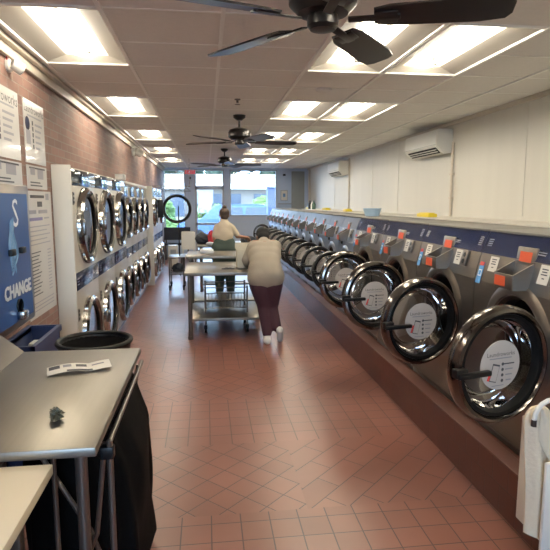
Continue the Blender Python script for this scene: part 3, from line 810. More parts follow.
# ------------------------------------------------------------------ near left: steel table, cream table and what is on and under them
t = thing('steel_table', 'large brushed steel folding table at lower left with flyer on top', 'table', (0, 0, 0))
b = B(); b.box(-.93, -.35, 1.62, 2.77, .868, .90, bev=.006)
b.done('tabletop', 'steeltop', t)
b = B(); b.quad([(-.925, 1.62, .899), (-1.13, 1.62, .97), (-1.13, 2.95, .97), (-.925, 2.77, .899)]); b.quad([(-.925, 1.62, .885), (-.925, 2.77, .885), (-1.13, 2.95, .956), (-1.13, 1.62, .956)])
b.quad([(-1.13, 1.62, .97), (-1.13, 1.62, .956), (-1.13, 2.95, .956), (-1.13, 2.95, .97)]); b.quad([(-.925, 2.77, .885), (-.925, 2.77, .899), (-1.13, 2.95, .97), (-1.13, 2.95, .956)])
b.done('backsplash', 'steeldark', t, False)
for x, y in ((-.42, 1.72), (-.42, 2.67), (-.86, 1.72), (-.86, 2.67)):
    b = B(); b.cyl((x, y, .0), (x, y, .868), .02, seg=16); b.cyl((x, y, 0), (x, y, .03), .026, seg=16); b.done('leg', 'steel', t)
t = thing('laminate_table', 'cream laminate table in the bottom left corner of the view', 'table', (0, 0, 0))
b = B(); b.box(-1.22, -.475, .35, 1.605, .83, .862, bev=.003); b.done('tabletop', 'creamtop', t)
for x, y in ((-.56, .45), (-.56, 1.5), (-1.12, .45), (-1.12, 1.5)):
    B().box(x - .02, x + .02, y - .02, y + .02, 0, .83, bev=.003).done('leg', 'steeldark', t)
# flyer
t = B()
fx, fy = -.58, 2.43
m = T((fx, fy, .9012)) @ Matrix.Rotation(R(16), 4, 'Z')
def fly(u, v): return m @ Vec(((u - .5) * .27, (v - .5) * .12, .004 + .010 * abs(math.sin(u * PI * 1.5)) + .002 * v))
t.grid(fly, 18, 6)
def strip(u0, u1, v0, v1, mi): t.grid(lambda u, v: fly(u0 + (u1 - u0) * u, v0 + (v1 - v0) * v) + Vec((0, 0, .0012)), 6, 2, mi)
strip(.03, .2, .5, .9, 1); strip(.25, .38, .55, .85, 2); strip(.3, .7, .02, .22, 1); strip(.45, .62, .5, .8, 1); strip(.7, .9, .55, .7, 2)
tag(t.done('flyer', ['paper', 'ink', 'inklight']), 'folded printed paper flyer lying on the steel table', 'flyer')
b = B(); random.seed(3)
t_ = bmesh.new(); bmesh.ops.create_icosphere(t_, subdivisions=3, radius=1)
for v in t_.verts:
    n = v.co.copy(); k = .75 + .45 * math.sin(n.x * 5 + n.y * 7) * math.cos(n.z * 6 + n.x * 3) + random.uniform(-.12, .12)
    v.co = Vec((n.x * .026 * k, n.y * .05 * k, n.z * .02 * k))
b._merge(t_, 0, T((-.525, 1.85, .9245)) @ Matrix.Rotation(R(18), 4, 'Z'))
o = b.done('crumpled_wrapper', 'crinkle', None, False); tag(o, 'small crumpled dark wrapper on the near part of the steel table', 'wrapper')
# folding laundry cart with black bag under the table
t = thing('laundry_hamper', 'folding laundry cart with black bag and tube frame under steel table', 'laundry cart', (0, 0, 0))
def bag(u, v):
    a = 2 * PI * u; z = .06 + v * .785
    wob = .012 * math.sin(9 * a + 4 * v) * (1 - .5 * v) + .01 * math.sin(5 * a - 6 * v) * (1 - .5 * v)
    c, s = math.cos(a), math.sin(a); e = .42
    wx = .215 - .085 * max(0, v - .72) / .28 * (1 if c > 0 else .2)
    x = math.copysign(abs(c) ** e, c) * (wx + wob); y = math.copysign(abs(s) ** e, s) * (.36 * (1 + .04 * math.sin(PI * v)) + wob)
    return (-.50 + x, 2.30 + y, z)
b = B(); b.grid(bag, 72, 20); b.quad([(-.68, 1.95, .065), (-.31, 1.95, .065), (-.31, 2.65, .065), (-.68, 2.65, .065)]); b.done('bag', 'fabric', t)
for y in (1.83, 2.74):
    b = B(); b.tube([(-.60, y, .04), (-.43, y, .42), (-.405, y, .48), (-.365, y, .82)], .009); b.tube([(-.37, y + .02, .04), (-.405, y + .02, .40), (-.43, y + .02, .48), (-.61, y + .02, .82)], .009); b.done('crossed_legs', 'steel', t)
for x in (-.343, -.645):
    B().cyl((x, 1.80, .835), (x, 2.74, .835), .010).done('top_rail', 'steel', t)
B().cyl((-.343, 1.80, .0), (-.343, 1.80, .84), .011).done('upright', 'steel', t)
B().cyl((-.53, 1.80, .0), (-.53, 1.80, .84), .009).done('upright', 'steel', t)
B().box(-.375, -.328, 1.785, 1.82, .775, .82, bev=.006).done('joint_clamp', 'black', t)
for x in (-.37, -.60):
    for y in (1.85, 2.73): B().cyl((x - .012, y, .028), (x + .012, y, .028), .028, seg=16).done('wheel', 'rubber', t)
# round black bin behind the table
t = thing('waste_bin', 'round black waste bin behind the far edge of the steel table', 'bin', (-.66, 3.16, 0))
b = B(); b.lathe([(0, 0), (.16, 0), (.165, .02), (.20, .80), (.21, .84), (.198, .845), (.186, .82), (.155, .03), (0, .03)], T((0, 0, 0)), 40); b.done('body', 'black', t)
b = B(); b.torus(.205, .014, T((0, 0, .845)), 48, 8); b.done('rim', 'rubber', t)
b = B(); b.lathe([(.195, .835), (.17, .80), (.13, .77), (0, .75)], T((0, 0, 0)), 36); b.done('bin_liner', 'fabric', t)
# dark blue tote by the wall
t = thing('storage_tote', 'dark blue open plastic tote standing below the price board', 'tote', (-1.145, 3.58, 0))
b = B()
for x0, x1, y0, y1 in ((-.10, -.085, -.29, .29), (.085, .10, -.29, .29), (-.10, .10, -.29, -.275), (-.10, .10, .275, .29)): b.box(x0, x1, y0, y1, .0, .78)
b.box(-.11, .11, .28, .30, .75, .79); b.box(-.11, .11, -.30, -.28, .75, .79); b.box(-.112, -.085, -.30, .30, .75, .79); b.box(.085, .112, -.30, .30, .75, .79); b.box(-.10, .10, -.29, .29, 0, .02)
b.done('body', 'bluebin', t, False)
b = B(); b.box(-.084, .084, -.274, .274, .02, .66); b.done('contents', 'greenlining', t, False)
b = B(); b.box(-1.21, -1.09, 3.70, 3.82, .6605, .70, bev=.01); tag(b.done('paper_pad', 'paper'), 'white paper pad lying inside the blue tote', 'paper')

# ------------------------------------------------------------------ bottom right: white cart and towel
t = thing('laundry_rack_cart', 'white laundry cart at the right edge with a curved hanging arm', 'cart', (0, 0, 0))
b = B(); b.box(1.312, 1.515, 1.83, 1.85, .03, .63, bev=.006); b.done('front_panel', 'whiteplastic', t)
b = B(); b.box(1.497, 1.515, 1.85, 2.3, .10, .63, bev=.006); b.done('basket', 'whiteplastic', t)
b = B(); pts = [(1.415, 1.862, .60), (1.415, 1.862, .80)] + [(1.34 + .075 * math.cos(a), 1.862, .80 + .08 * math.sin(a)) for a in [PI * k / 10 for k in range(0, 11)]]
b.tube(pts, .010, 10); b.done('hanging_arm', 'whiteplastic', t)
B().cyl((1.265, 1.862, .802), (1.265, 1.862, .775), .011).done('arm_tip', 'steeldark', t)
for x in (1.345, 1.48):
    B().box(x - .02, x + .02, 1.828, 1.852, 0, .032, bev=.004).done('glide', 'rubber', t)
def tow(u, v):
    a = 2 * PI * u
    k = math.sqrt(min(1, v / .12) * (2 - min(1, v / .12)))      # rounded shoulder where it hangs over the arm
    z = .842 - .56 * v
    c, s_ = math.cos(a), math.sin(a)
    wx = .058 * k * (1 + .06 * math.sin(v * 7)); wy = .028 * k * (1 + .22 * math.sin(3 * a + 2 * v) + .15 * math.sin(5 * a - 3 * v))
    return (1.315 + .03 * v + c * wx, 1.912 + s_ * wy, z + .010 * math.sin(a * 2 + 1) * max(0, v - .85) * 6)
b = B(); b.grid(tow, 80, 60)
def flap(u, v):
    w_ = .022 + .05 * min(1, v * 2.5)
    return (1.306 + .03 * v + (u - .35) * w_ + .005 * math.sin(v * 6), 1.876 - .004 * math.sin(v * 4) - .010 * math.sin(PI * u), .838 - v * (.15 + .13 * u))
b.grid(flap, 20, 22)
hto = b.done('hand_towel', 'towel'); hto.data.set_sharp_from_angle(angle=PI)
tag(hto, 'off-white towel hanging from the white curved arm at right edge', 'towel')

# ------------------------------------------------------------------ middle: folding tables, carts and things on them
def fold_table(x0, x1, y0, y1, z, label, shelf=True):
    t = thing('folding_table', label, 'table', (0, 0, 0), group='steel folding tables in the aisle')
    b = B(); b.box(x0, x1, y0, y1, z - .04, z, bev=.006); b.done('tabletop', 'steeltop', t)
    for x in (x0 + .06, x1 - .06):
        for y in (y0 + .06, y1 - .06):
            b = B(); b.cyl((x, y, 0), (x, y, z - .04), .026, seg=16); b.cyl((x, y, 0), (x, y, .04), .032, seg=16); b.done('leg', 'steel', t)
    if shelf:
        b = B(); b.box(x0 + .04, x1 - .04, y0 + .04, y1 - .04, .225, .255, bev=.004); b.done('lower_shelf', 'steeltop', t)
    return t
fold_table(-.27, .76, 6.34, 7.5, .82, 'nearest steel folding table in the aisle, woman leaning on it')
fold_table(-.29, .80, 7.56, 8.38, .895, 'higher steel folding table just behind the nearest one')
fold_table(-.16, .95, 9.15, 10.1, .92, 'farthest folding table, before the standing woman, with dark bag')
b = B()
x0, x1, y0, y1, z0, z1 = .375, .62, 6.74, 6.98, .82, 1.055
for a in ((x0, x1, y0, y0 + .006), (x0, x1, y1 - .006, y1), (x0, x0 + .006, y0, y1), (x1 - .006, x1, y0, y1)): b.box(*a, z0, z1)
b.box(x0, x1, y0, y1, z0, z0 + .006); b.box(x0 - .01, x1 + .01, y1, y1 + .004, z1 - .01, z1 + .07)
tag(b.done('carton', 'box', None, False), 'cream open carton on the nearest folding table', 'box')
b = B(); b.grid(lambda u, v: (.18 + u * .16, 6.62 + v * .12, .823 + .018 * abs(math.sin(u * 7 + v * 4)) * math.sin(PI * u) * math.sin(PI * v)), 14, 10); tag(b.done('cloth_scrap', 'darkcloth'), 'small dark crumpled cloth on the nearest folding table', 'cloth')
b = B(); b.box(-.10, .10, 7.95, 8.25, .895, .935, bev=.01); b.box(-.085, .085, 7.965, 8.235, .93, .94, bev=.003); tag(b.done('folded_sheet', 'whitecloth'), 'bright white folded sheet on the higher folding table', 'linen')
# laundry bags on the farthest table
def blob(name, c, r, m_, label, cat, seed, parts=()):
    random.seed(seed); t_ = bmesh.new(); bmesh.ops.create_icosphere(t_, subdivisions=3, radius=1)
    for v in t_.verts:
        n = v.co.copy(); k = 1 + .10 * math.sin(n.x * 4 + seed) * math.cos(n.y * 5) + .06 * math.sin(n.z * 9 + n.x * 6)
        z = n.z * r[2] * k
        v.co = Vec((n.x * r[0] * k, n.y * r[1] * k, max(z, -r[2] * .8)))
    b = B(); b._merge(t_, 0, T((c[0], c[1], c[2] + r[2] * .8)))
    return tag(b.done(name, m_), label, cat)
blob('laundry_bag', (-.07, 9.54, .92), (.14, .16, .11), 'darkcloth', 'dark laundry bag on the farthest table left of the standing woman', 'bag', 2)
blob('red_garment', (.085, 9.34, .92), (.06, .08, .14), 'redcloth', 'bright red folded garment beside the dark laundry bag', 'clothing', 5)
blob('white_laundry', (.06, 9.21, .92), (.08, .035, .03), 'whitecloth', 'small white laundry heap in front of the red garment', 'laundry', 9)
blob('dark_garment', (.74, 9.32, .92), (.16, .12, .08), 'darkcloth', 'dark garment at the standing woman’s right hand', 'clothing', 4)

def wire_cart(x0, x1, y0, y1, zb, zt, label, pole=None, wires=True):
    t = thing('wire_cart', label, 'laundry cart', (0, 0, 0), group='wheeled laundry carts in the aisle')
    for x in (x0, x1):
        for y in (y0, y1):
            B().cyl((x, y, .09), (x, y, zt), .012).done('post', 'steel', t)
            b = B(); b.cyl((x - .014, y, .045), (x + .014, y, .045), .045, seg=18); b.box(x - .02, x + .02, y - .015, y + .015, .05, .10, bev=.004); b.done('caster', 'rubber', t)
    b = B(); n = 12
    for z in ([zb, zb + .10, zt - .02] if wires else [zb, zb + .05]):
        b.tube([(x0, y0, z), (x1, y0, z), (x1, y1, z), (x0, y1, z)], .007, 6, closed=True)
    for k in range(n + 1):
        x = x0 + (x1 - x0) * k / n; b.cyl((x, y0, zb), (x, y1, zb), .003, seg=5)
        for y in (y0, y1): b.cyl((x, y, zb), (x, y, zb + .10), .003, seg=5)
    for k in range(8):
        y = y0 + (y1 - y0) * k / 7; b.cyl((x0, y, zb), (x1, y, zb), .003, seg=5)
    b.done('wire_basket', 'steel', t)
    if pole: B().cyl(pole[0], pole[1], .011).done('hanging_pole', 'black', t)
    return t
wire_cart(-.03, .50, 6.70, 7.2, .32, .60, 'wire laundry cart parked under the nearest folding table')
c2 = wire_cart(-.70, -.44, 10.1, 10.6, .30, .62, 'wire laundry cart with tall pole left of the folding tables', ((-.52, 10.35, .62), (-.52, 10.35, 1.58)), False)
b = B(); b.box(-.72, -.42, 10.08, 10.62, .61, .63, bev=.006); b.done('top_tray', 'steeldark', c2)
blob('dark_laundry', (-.55, 10.35, .314), (.11, .15, .10), 'darkcloth', 'dark laundry heap in the basket of the cart with tall pole', 'laundry', 12)
# white plastic chair and cabinet by the window
t = thing('plastic_chair', 'white plastic chair standing behind the cart with tall pole', 'chair', (-.42, 12.35, 0))
b = B(); b.box(-.17, .17, -.19, .19, .43, .46, bev=.012); b.done('seat', 'whiteplastic', t)
b = B(); b.box(-.16, .16, -.012, .012, 0, .42, bev=.03, mtx=T((0, .19, .56)) @ Matrix.Rotation(R(-8), 4, 'X'), seg=3); b.box(-.14, -.11, -.01, .01, -.12, .05, mtx=T((0, .19, .56)) @ Matrix.Rotation(R(-8), 4, 'X')); b.box(.11, .14, -.01, .01, -.12, .05, mtx=T((0, .19, .56)) @ Matrix.Rotation(R(-8), 4, 'X')); b.done('backrest', 'whiteplastic', t)
for sx in (-1, 1):
    for sy in (-1, 1): B().cyl((sx * .15, sy * .165, .43), (sx * .18, sy * .20, 0), .014).done('leg', 'steel', t)
t = thing('white_cabinet', 'low white cabinet with grey front beside the far dryer bank', 'cabinet', (-.84, 13.6, 0))
b = B(); b.box(-.12, .12, -.12, .12, 0, .58, bev=.012); b.done('body', 'enamel', t)
b = B(); b.box(-.06, .08, -.126, -.1205, .24, .48, bev=.003); b.done('front_panel', 'greypanel', t)
# bench under the left window
t = thing('window_bench', 'dark grey bench under the left window', 'bench', (-.85, 15.7, 0))
b = B(); b.box(-.38, .38, -.2, .2, .42, .47, bev=.01); b.done('seat', 'darkcloth', t)
b = B(); b.box(-.38, .38, -.015, .015, .55, .92, bev=.01, mtx=T((0, .2, 0))); b.done('backrest', 'darkcloth', t)
for sx in (-1, 1): b = B(); b.box(sx * .32 - .02, sx * .32 + .02, -.18, .2, 0, .42, bev=.004); b.box(sx * .32 - .02, sx * .32 + .02, .19, .215, .4, .7); b.done('leg', 'steeldark', t)

# ------------------------------------------------------------------ people
def remeshed(name, caps, balls, mats, parent=None, voxel=.009, smooth=6):
    b = B()
    for p0, p1, r0, r1 in caps:
        b.cyl(p0, p1, r0, r1, seg=16); b.ball(p0, r0, 0, 14, 10); b.ball(p1, r1, 0, 14, 10)
    for c, r, m_ in balls: b.ball(c, r, 0, 18, 12, m_)
    o = b.done(name, mats, None, False)
    md = o.modifiers.new('rm', 'REMESH'); md.mode = 'VOXEL'; md.voxel_size = voxel; md.use_smooth_shade = True
    ms = o.modifiers.new('sm', 'SMOOTH'); ms.iterations = smooth; ms.factor = .5
    dg = bpy.context.evaluated_depsgraph_get(); dg.update()
    me = bpy.data.meshes.new_from_object(o.evaluated_get(dg)); me.name = name
    old = o.data; o.modifiers.clear(); o.data = me; bpy.data.meshes.remove(old)
    for p in me.polygons: p.use_smooth = True
    if parent is not None: o.parent = parent
    return o
def hand_caps(w, f, side, palm_n):
    """wrist w, finger direction f, side = direction to the thumb, palm normal (down)"""
    w, f, side, n = Vec(w), Vec(f).normalized(), Vec(side).normalized(), Vec(palm_n).normalized()
    caps = [(w, w + f * .07, .026, .030)]
    bl = []
    for k, (l, off) in enumerate(((.066, .028), (.076, .010), (.070, -.009), (.055, -.027))):
        a = w + f * .085 + side * off; m_ = a + f * l * .5 + n * .006; e = a + f * l * .92 + n * .028
        caps += [(w + f * .05 + side * off * .7, a, .013, .0105), (a, m_, .0105, .0095), (m_, e, .0095, .008)]
    a = w + f * .025 + side * .028; m_ = a + f * .030 + side * .026; e = m_ + f * .034 + side * .006 + n * .008
    caps += [(w + f * .015, a, .016, .014), (a, m_, .014, .012), (m_, e, .012, .0095)]
    return caps
def head(c, fwd, up, s=1.):
    """balls for head with nose, chin, ears; fwd = face direction"""
    c, f, u = Vec(c), Vec(fwd).normalized(), Vec(up).normalized(); f = (f - u * f.dot(u)).normalized(); r = f.cross(u)
    m_ = Matrix((r, f, u)).transposed().to_4x4()
    P = lambda x, y, z: c + r * x * s + f * y * s + u * z * s
    bl = [(P(0, -.01, .02), (.075 * s, .092 * s, .09 * s), m_), (P(0, .022, -.045), (.056 * s, .066 * s, .066 * s), m_), (P(0, .095, -.022), (.012 * s, .018 * s, .022 * s), m_), (P(0, .065, -.095), (.026 * s, .022 * s, .018 * s), m_)]
    for q in (-1, 1): bl.append((P(q * .076, -.01, -.012), (.012 * s, .02 * s, .032 * s), m_))
    return bl, P, m_

# woman leaning on the nearest table, seen from behind
w1 = thing('person', 'person in beige sweater and maroon trousers leaning over folding table', 'person', (0, 0, 0))
caps = []; bl = []
pel = (.67, 6.13, .86)
caps += [((.61, 6.14, .82), (.73, 6.14, .82), .095, .095), ((.67, 6.16, .86), (.68, 6.25, .98), .10, .10), ((.68, 6.24, .98), (.69, 6.40, 1.08), .11, .11), ((.58, 6.44, 1.11), (.80, 6.44, 1.11), .085, .085), ((.69, 6.46, 1.12), (.70, 6.60, 1.17), .06, .05)]
caps += [((.595, 6.13, .80), (.655, 6.17, .46), .088, .058), ((.655, 6.17, .46), (.685, 6.10, .085), .056, .038), ((.75, 6.13, .80), (.735, 6.20, .46), .088, .058), ((.735, 6.20, .46), (.815, 6.09, .15), .055, .037)]
caps += [((.545, 6.46, 1.10), (.47, 6.44, .95), .046, .038), ((.47, 6.44, .95), (.49, 6.66, .866), .036, .026)]
caps += [((.835, 6.46, 1.10), (.86, 6.62, .94), .046, .038), ((.86, 6.62, .94), (.71, 6.74, .868), .036, .026)]
caps += hand_caps((.49, 6.66, .862), (.15, 1, -.12), (1, -.15, 0), (0, 0, -1)); caps += hand_caps((.71, 6.74, .862), (-.8, .6, -.12), (.6, .8, 0), (0, 0, -1))
hb, HP, hm = head((.70, 6.68, 1.215), (0, .75, -.66), (.0, .66, .75))
bl += hb
remeshed('body', caps, bl, 'skin', w1, .0085, 5)
P_ = HP
remeshed('hair', [], [(P_(0, -.025, .035), (.087, .092, .088), hm), (P_(0, -.06, -.03), (.074, .055, .07), hm)], 'hair', w1, .008, 4)
for q in (-1, 1): B().ball(P_(q * .03, .078, .005), (.012, .007, .008), 0, 10, 8, hm).done('eye', 'eye', w1)
B().ball(P_(0, .084, -.062), (.022, .006, .007), 0, 10, 8, hm).done('mouth', 'lip', w1)
remeshed('sweater', [((.60, 6.15, .87), (.74, 6.15, .87), .135, .135), ((.60, 6.12, .79), (.75, 6.12, .79), .148, .148), ((.67, 6.12, .84), (.68, 6.2, .9), .138, .138), ((.62, 6.20, .94), (.73, 6.20, .94), .135, .135), ((.60, 6.29, 1.01), (.76, 6.29, 1.01), .125, .125), ((.59, 6.38, 1.07), (.78, 6.38, 1.07), .115, .115), ((.57, 6.45, 1.105), (.82, 6.45, 1.105), .092, .092), ((.69, 6.46, 1.14), (.70, 6.59, 1.165), .08, .07),
    ((.55, 6.46, 1.10), (.468, 6.44, .95), .070, .058), ((.468, 6.44, .95), (.487, 6.63, .875), .054, .040), ((.83, 6.46, 1.10), (.862, 6.62, .945), .070, .058), ((.862, 6.62, .945), (.73, 6.725, .88), .054, .040)], [], 'shirt', w1, .011, 30)
remeshed('trousers', [((.61, 6.14, .79), (.74, 6.14, .79), .118, .118), ((.605, 6.13, .70), (.665, 6.17, .46), .128, .096), ((.655, 6.17, .46), (.685, 6.10, .13), .086, .060), ((.752, 6.13, .70), (.745, 6.20, .46), .126, .096), ((.735, 6.20, .46), (.80, 6.10, .19), .084, .058)], [], 'pants', w1, .011, 14)
remeshed('shoe', [((.685, 6.05, .045), (.685, 6.22, .04), .045, .038), ((.685, 6.06, .05), (.685, 6.09, .09), .042, .04)], [], 'shoe', w1, .008, 4)
remeshed('shoe', [((.83, 6.05, .17), (.845, 6.14, .045), .042, .04), ((.845, 6.14, .045), (.85, 6.19, .04), .04, .036)], [], 'shoe', w1, .008, 4)

# woman standing behind the tables, facing the window
w2 = thing('person', 'person in cream t-shirt standing behind tables, facing the window', 'person', (0, 0, 0))
X, Y = .29, 8.78
caps = [((X - .08, Y, .86), (X + .08, Y, .86), .115, .115), ((X, Y, .88), (X, Y, 1.06), .10, .095), ((X, Y, 1.06), (X, Y + .03, 1.20), .095, .10), ((X - .095, Y + .03, 1.25), (X + .095, Y + .03, 1.25), .055, .055), ((X, Y + .04, 1.28), (X, Y + .06, 1.35), .048, .045)]
for s in (-1, 1): caps += [((X + s * .085, Y, .80), (X + s * .09, Y, .46), .085, .055), ((X + s * .09, Y, .46), (X + s * .09, Y - .01, .085), .054, .036)]
caps += [((X - .125, Y + .03, 1.235), (X - .165, Y, 1.06), .043, .036), ((X - .165, Y, 1.06), (X - .15, Y + .22, .985), .034, .024)]
caps += [((X + .125, Y + .03, 1.235), (X + .215, Y + .04, 1.09), .043, .036), ((X + .215, Y + .04, 1.09), (X + .38, Y + .22, 1.06), .034, .024)]
caps += hand_caps((X - .15, Y + .22, .985), (.25, 1, -.25), (1, -.2, 0), (0, 0, -1)); caps += hand_caps((X + .38, Y + .22, 1.06), (.4, 1, -.35), (-1, .4, 0), (0, 0, -1))
hb, HP2, hm2 = head((X, Y + .07, 1.445), (-.15, 1, -.15), (0, .15, 1))
remeshed('body', caps, hb, 'skinl', w2, .0085, 5)
remeshed('hair', [], [(HP2(0, -.022, .03), (.085, .092, .085), hm2), (HP2(0, -.05, -.035), (.066, .05, .06), hm2)], 'hairb', w2, .008, 4)
B().ball(HP2(0, -.05, .115), (.04, .04, .035), 0, 16, 10, hm2).done('hair_bun', 'hairb', w2)
for q in (-1, 1): B().ball(HP2(q * .03, .078, .005), (.012, .007, .008), 0, 10, 8, hm2).done('eye', 'eye', w2)
B().ball(HP2(0, .084, -.062), (.022, .006, .007), 0, 10, 8, hm2).done('mouth', 'lip', w2)
remeshed('t_shirt', [((X - .04, Y, 1.09), (X + .04, Y, 1.09), .105, .105), ((X, Y, 1.06), (X, Y, 1.16), .112, .112), ((X - .03, Y + .02, 1.24), (X + .03, Y + .02, 1.24), .10, .10), ((X - .045, Y + .02, 1.18), (X + .045, Y + .02, 1.18), .095, .095), ((X - .095, Y + .03, 1.25), (X + .095, Y + .03, 1.25), .06, .06), ((X, Y + .03, 1.27), (X, Y + .04, 1.335), .10, .072), ((X - .085, Y + .03, 1.265), (X + .085, Y + .03, 1.265), .05, .055),
    ((X - .125, Y + .03, 1.235), (X - .16, Y + .005, 1.10), .056, .05), ((X + .125, Y + .03, 1.235), (X + .205, Y + .04, 1.12), .056, .05)], [], 'shirt2', w2, .011, 30)
remeshed('trousers', [((X - .06, Y, .98), (X + .06, Y, .98), .118, .118), ((X - .08, Y, .90), (X + .08, Y, .90), .14, .14), ((X - .09, Y, .80), (X + .09, Y, .80), .145, .145), ((X - .095, Y, .76), (X - .09, Y, .46), .12, .085), ((X - .09, Y, .46), (X - .09, Y, .12), .083, .065), ((X + .095, Y, .76), (X + .09, Y, .46), .12, .085), ((X + .09, Y, .46), (X + .09, Y, .12), .083, .065)], [], 'pants2', w2, .011, 14)
for s in (-1, 1): remeshed('shoe', [((X + s * .09, Y - .04, .042), (X + s * .09, Y + .13, .038), .042, .036)], [], 'shoe', w2, .008, 4)

# ------------------------------------------------------------------ outside
b = B(); b.box(-30, 40, YF + .15, 70, -.25, -.12); b.box(-30, 40, -30, YB - .15, -.25, -.12); struct('ground', b, 'asphalt')
def tree(x, y, h, r, m_, label, seed, trunk=True):
    t = thing('tree', label, 'tree', (x, y, -.12), group='trees across the street')
    random.seed(seed); b = B()
    for k in range(46):
        a = random.uniform(0, 2 * PI); q = r * math.sqrt(random.random()); zz = h * (.35 + .6 * random.random()); rr = r * random.uniform(.16, .34)
        t_ = bmesh.new(); bmesh.ops.create_icosphere(t_, subdivisions=2, radius=rr)
        for v in t_.verts: v.co *= random.uniform(.75, 1.2)
        b._merge(t_, 0, T((q * math.cos(a), q * math.sin(a), zz)))
    b.done('crown', m_, t, False)
    B().cyl((0, 0, 0), (0, 0, h * .55), .16, .1).done('trunk', 'bark', t)
    return t
for i, (x, y, h, r) in enumerate(((-8.5, 52, 9.5, 2.4), (-2.9, 55, 10.0, 2.5), (2.7, 52, 9.4, 2.4), (8.3, 55, 10.2, 2.5), (13.7, 52, 9.6, 2.4))):
    tree(x, y, h, r, 'greend', ['leafy tree outside behind the open dryer door', 'leafy tree outside above the exit sign', 'leafy tree outside above the glass door', 'leafy tree outside in the middle of the right window', 'leafy tree outside at the right side of the window'][i], 20 + i)
def bush(x, y, r, h, label, seed):
    random.seed(seed); b = B()
    for k in range(40):
        a = random.uniform(0, 2 * PI); q = r * math.sqrt(random.random()); rr = r * random.uniform(.18, .34)
        t_ = bmesh.new(); bmesh.ops.create_icosphere(t_, subdivisions=2, radius=rr)
        for v in t_.verts: v.co *= random.uniform(.7, 1.25)
        b._merge(t_, 0, T((x + q * math.cos(a), y + q * math.sin(a) * .6, -.12 + .7 * rr + max(0, h - 1.7 * rr) * random.random())))
    tag(b.done('bush', 'green', None, False), label, 'bush', 'bushes outside the window')
bush(-2.3, 24, 1.0, 1.9, 'bright green bush outside seen through the open dryer door', 31)
bush(.25, 27.2, .9, 1.7, 'bright green bush outside seen through the glass door', 32)
bush(4.6, 34, 1.6, 2.3, 'green bush outside right of the parked blue car', 33)
t = thing('shop_building', 'long pale shop building across the street with dark windows', 'building', (3.5, 42, -.12))
B().box(-14, 14, 0, 5, 0, 3.9).done('wall', 'storewall', t, False)
B().box(-14.2, 14.2, -.9, 0, 2.75, 3.15).done('awning', 'whiteplastic', t, False)
for k in range(8): B().box(-12.6 + k * 3.2, -10.4 + k * 3.2, -.05, 0, .7, 2.4).done('window', 'storedark', t, False)
# parked car
def car(x, y, rz, m_, label):
    t = thing('car', label, 'car', (x, y, -.12), rz, 'cars parked outside')
    b = B(); n = 8
    side = [(-2.2, .35), (-2.25, .75), (-2.1, .98), (-1.5, 1.05), (1.3, 1.08), (1.95, 1.0), (2.25, .85), (2.28, .4)]
    roof = [(-2.0, .95), (-1.75, 1.55), (-1.2, 1.68), (.4, 1.68), (.75, 1.58), (1.35, 1.0)]
    def ext(prof, w0, w1):
        t_ = bmesh.new(); A_ = [t_.verts.new((px, -(w1 if pz > 1.1 else w0), pz)) for px, pz in prof]; B_ = [t_.verts.new((px, (w1 if pz > 1.1 else w0), pz)) for px, pz in prof]
        t_.faces.new(A_); t_.faces.new(B_[::-1]); k = len(prof)
        for i in range(k): t_.faces.new((A_[i], A_[(i + 1) % k], B_[(i + 1) % k], B_[i]))
        bmesh.ops.bevel(t_, geom=list(t_.edges), offset=.05, segments=2, affect='EDGES'); b._merge(t_, 0)
    ext(side, .9, .9); ext(roof, .86, .72)
    b.done('body', m_, t)
    b = B()
    for s in (-1, 1):
        for x0, x1 in ((-1.55, -.55), (-.48, .5)):
            b.quad([(x0, s * .852, 1.10), (x1, s * .852, 1.10), (x1 - .05, s * .765, 1.55), (x0 + .05, s * .765, 1.55)])
    b.quad([(-2.0, -.7, 1.05), (-2.0, .7, 1.05), (-1.83, .62, 1.5), (-1.83, -.62, 1.5)])
    b.done('window', 'carglass', t, False)
    for px in (-1.35, 1.4):
        for s in (-1, 1): B().cyl((px, s * .72, .33), (px, s * .92, .33), .33, seg=24).done('wheel', 'rubber', t)
    return t
car(1.15, 23.0, R(172), 'carblue', 'blue car parked just outside the glass door and right window')
car(6.6, 31, R(4), 'whiteplastic', 'white car parked farther off at right outside the window')
b = B(); b.box(2.0, 2.9, YF + .9, YF + 1.4, -.12, 2.12); b.box(1.97, 2.93, YF + .87, YF + 1.43, 2.12, 2.2, 1); tag(b.done('brick_pier', ['extbrick', 'frame'], None, False), 'bluish brick pier outside the right end of the window', 'pier')

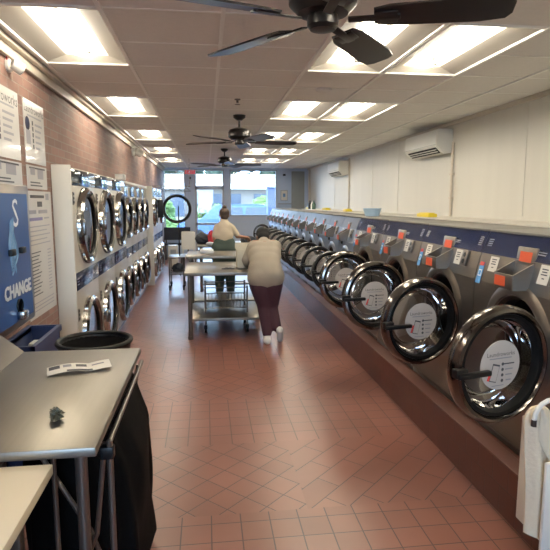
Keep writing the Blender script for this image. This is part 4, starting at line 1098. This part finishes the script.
# ------------------------------------------------------------------ light
def fl(): pass
w = bpy.data.worlds.new('sky'); bpy.context.scene.world = w; w.use_nodes = True
nt = w.node_tree; bg = nt.nodes['Background']
sky = nt.nodes.new('ShaderNodeTexSky'); sky.sky_type = 'HOSEK_WILKIE'; sky.turbidity = 3.2; sky.ground_albedo = .5
sky.sun_direction = Vec((.25, -.5, .75)).normalized()
mx = nt.nodes.new('ShaderNodeMix'); mx.data_type = 'RGBA'; mx.inputs[0].default_value = .7; mx.inputs[7].default_value = (.48, .72, 1, 1)
nt.links.new(sky.outputs[0], mx.inputs[6]); nt.links.new(mx.outputs[2], bg.inputs[0])
bg.inputs[1].default_value = 20.0
sl = bpy.data.lights.new('sun', 'SUN'); sl.energy = 9; sl.angle = R(3); sl.color = (1, .95, .88)
so = bpy.data.objects.new('sun', sl); C.objects.link(so); so.rotation_euler = Vec((.25, .45, -.8)).to_track_quat('-Z', 'Y').to_euler()
def portal(x0, x1, z0, z1):
    l = bpy.data.lights.new('window_portal', 'AREA'); l.shape = 'RECTANGLE'; l.size = x1 - x0; l.size_y = z1 - z0; l.cycles.is_portal = True
    o = bpy.data.objects.new('window_portal', l); C.objects.link(o); o.location = ((x0 + x1) / 2, YF + .2, (z0 + z1) / 2); o.rotation_euler = (R(-90), 0, 0)
portal(-1.26, .55, .2, 2.62); portal(.72, 2.17, 1.22, 2.62)
for a, c in ((-.9, .5),):
    portal(a, c, .9, 2.5); o = C.objects[-1]; o.location.y = YB - .16; o.rotation_euler = (R(90), 0, 0)

# ------------------------------------------------------------------ camera
F = 535.; VX, VY = 206., 202.
p = math.atan((275 - VY) / F); psi = math.atan((275 - VX) / F * math.cos(p))
cd = bpy.data.cameras.new('camera'); cd.sensor_width = 36; cd.sensor_fit = 'HORIZONTAL'; cd.lens = 36 * F / 550; cd.clip_end = 300; cd.clip_start = .03
co = bpy.data.objects.new('camera', cd); C.objects.link(co); co.location = (0, 0, 1.65); co.rotation_euler = (PI / 2 - p, 0, -psi)
sc = bpy.context.scene; sc.camera = co
sc.view_settings.view_transform = 'Standard'; sc.view_settings.look = 'None'; sc.view_settings.exposure = 0.25; sc.view_settings.gamma = 1.1
sc.cycles.max_bounces = 8; sc.cycles.diffuse_bounces = 4; sc.cycles.transparent_max_bounces = 16; sc.cycles.sample_clamp_indirect = 6
sc.cycles.use_denoising = True
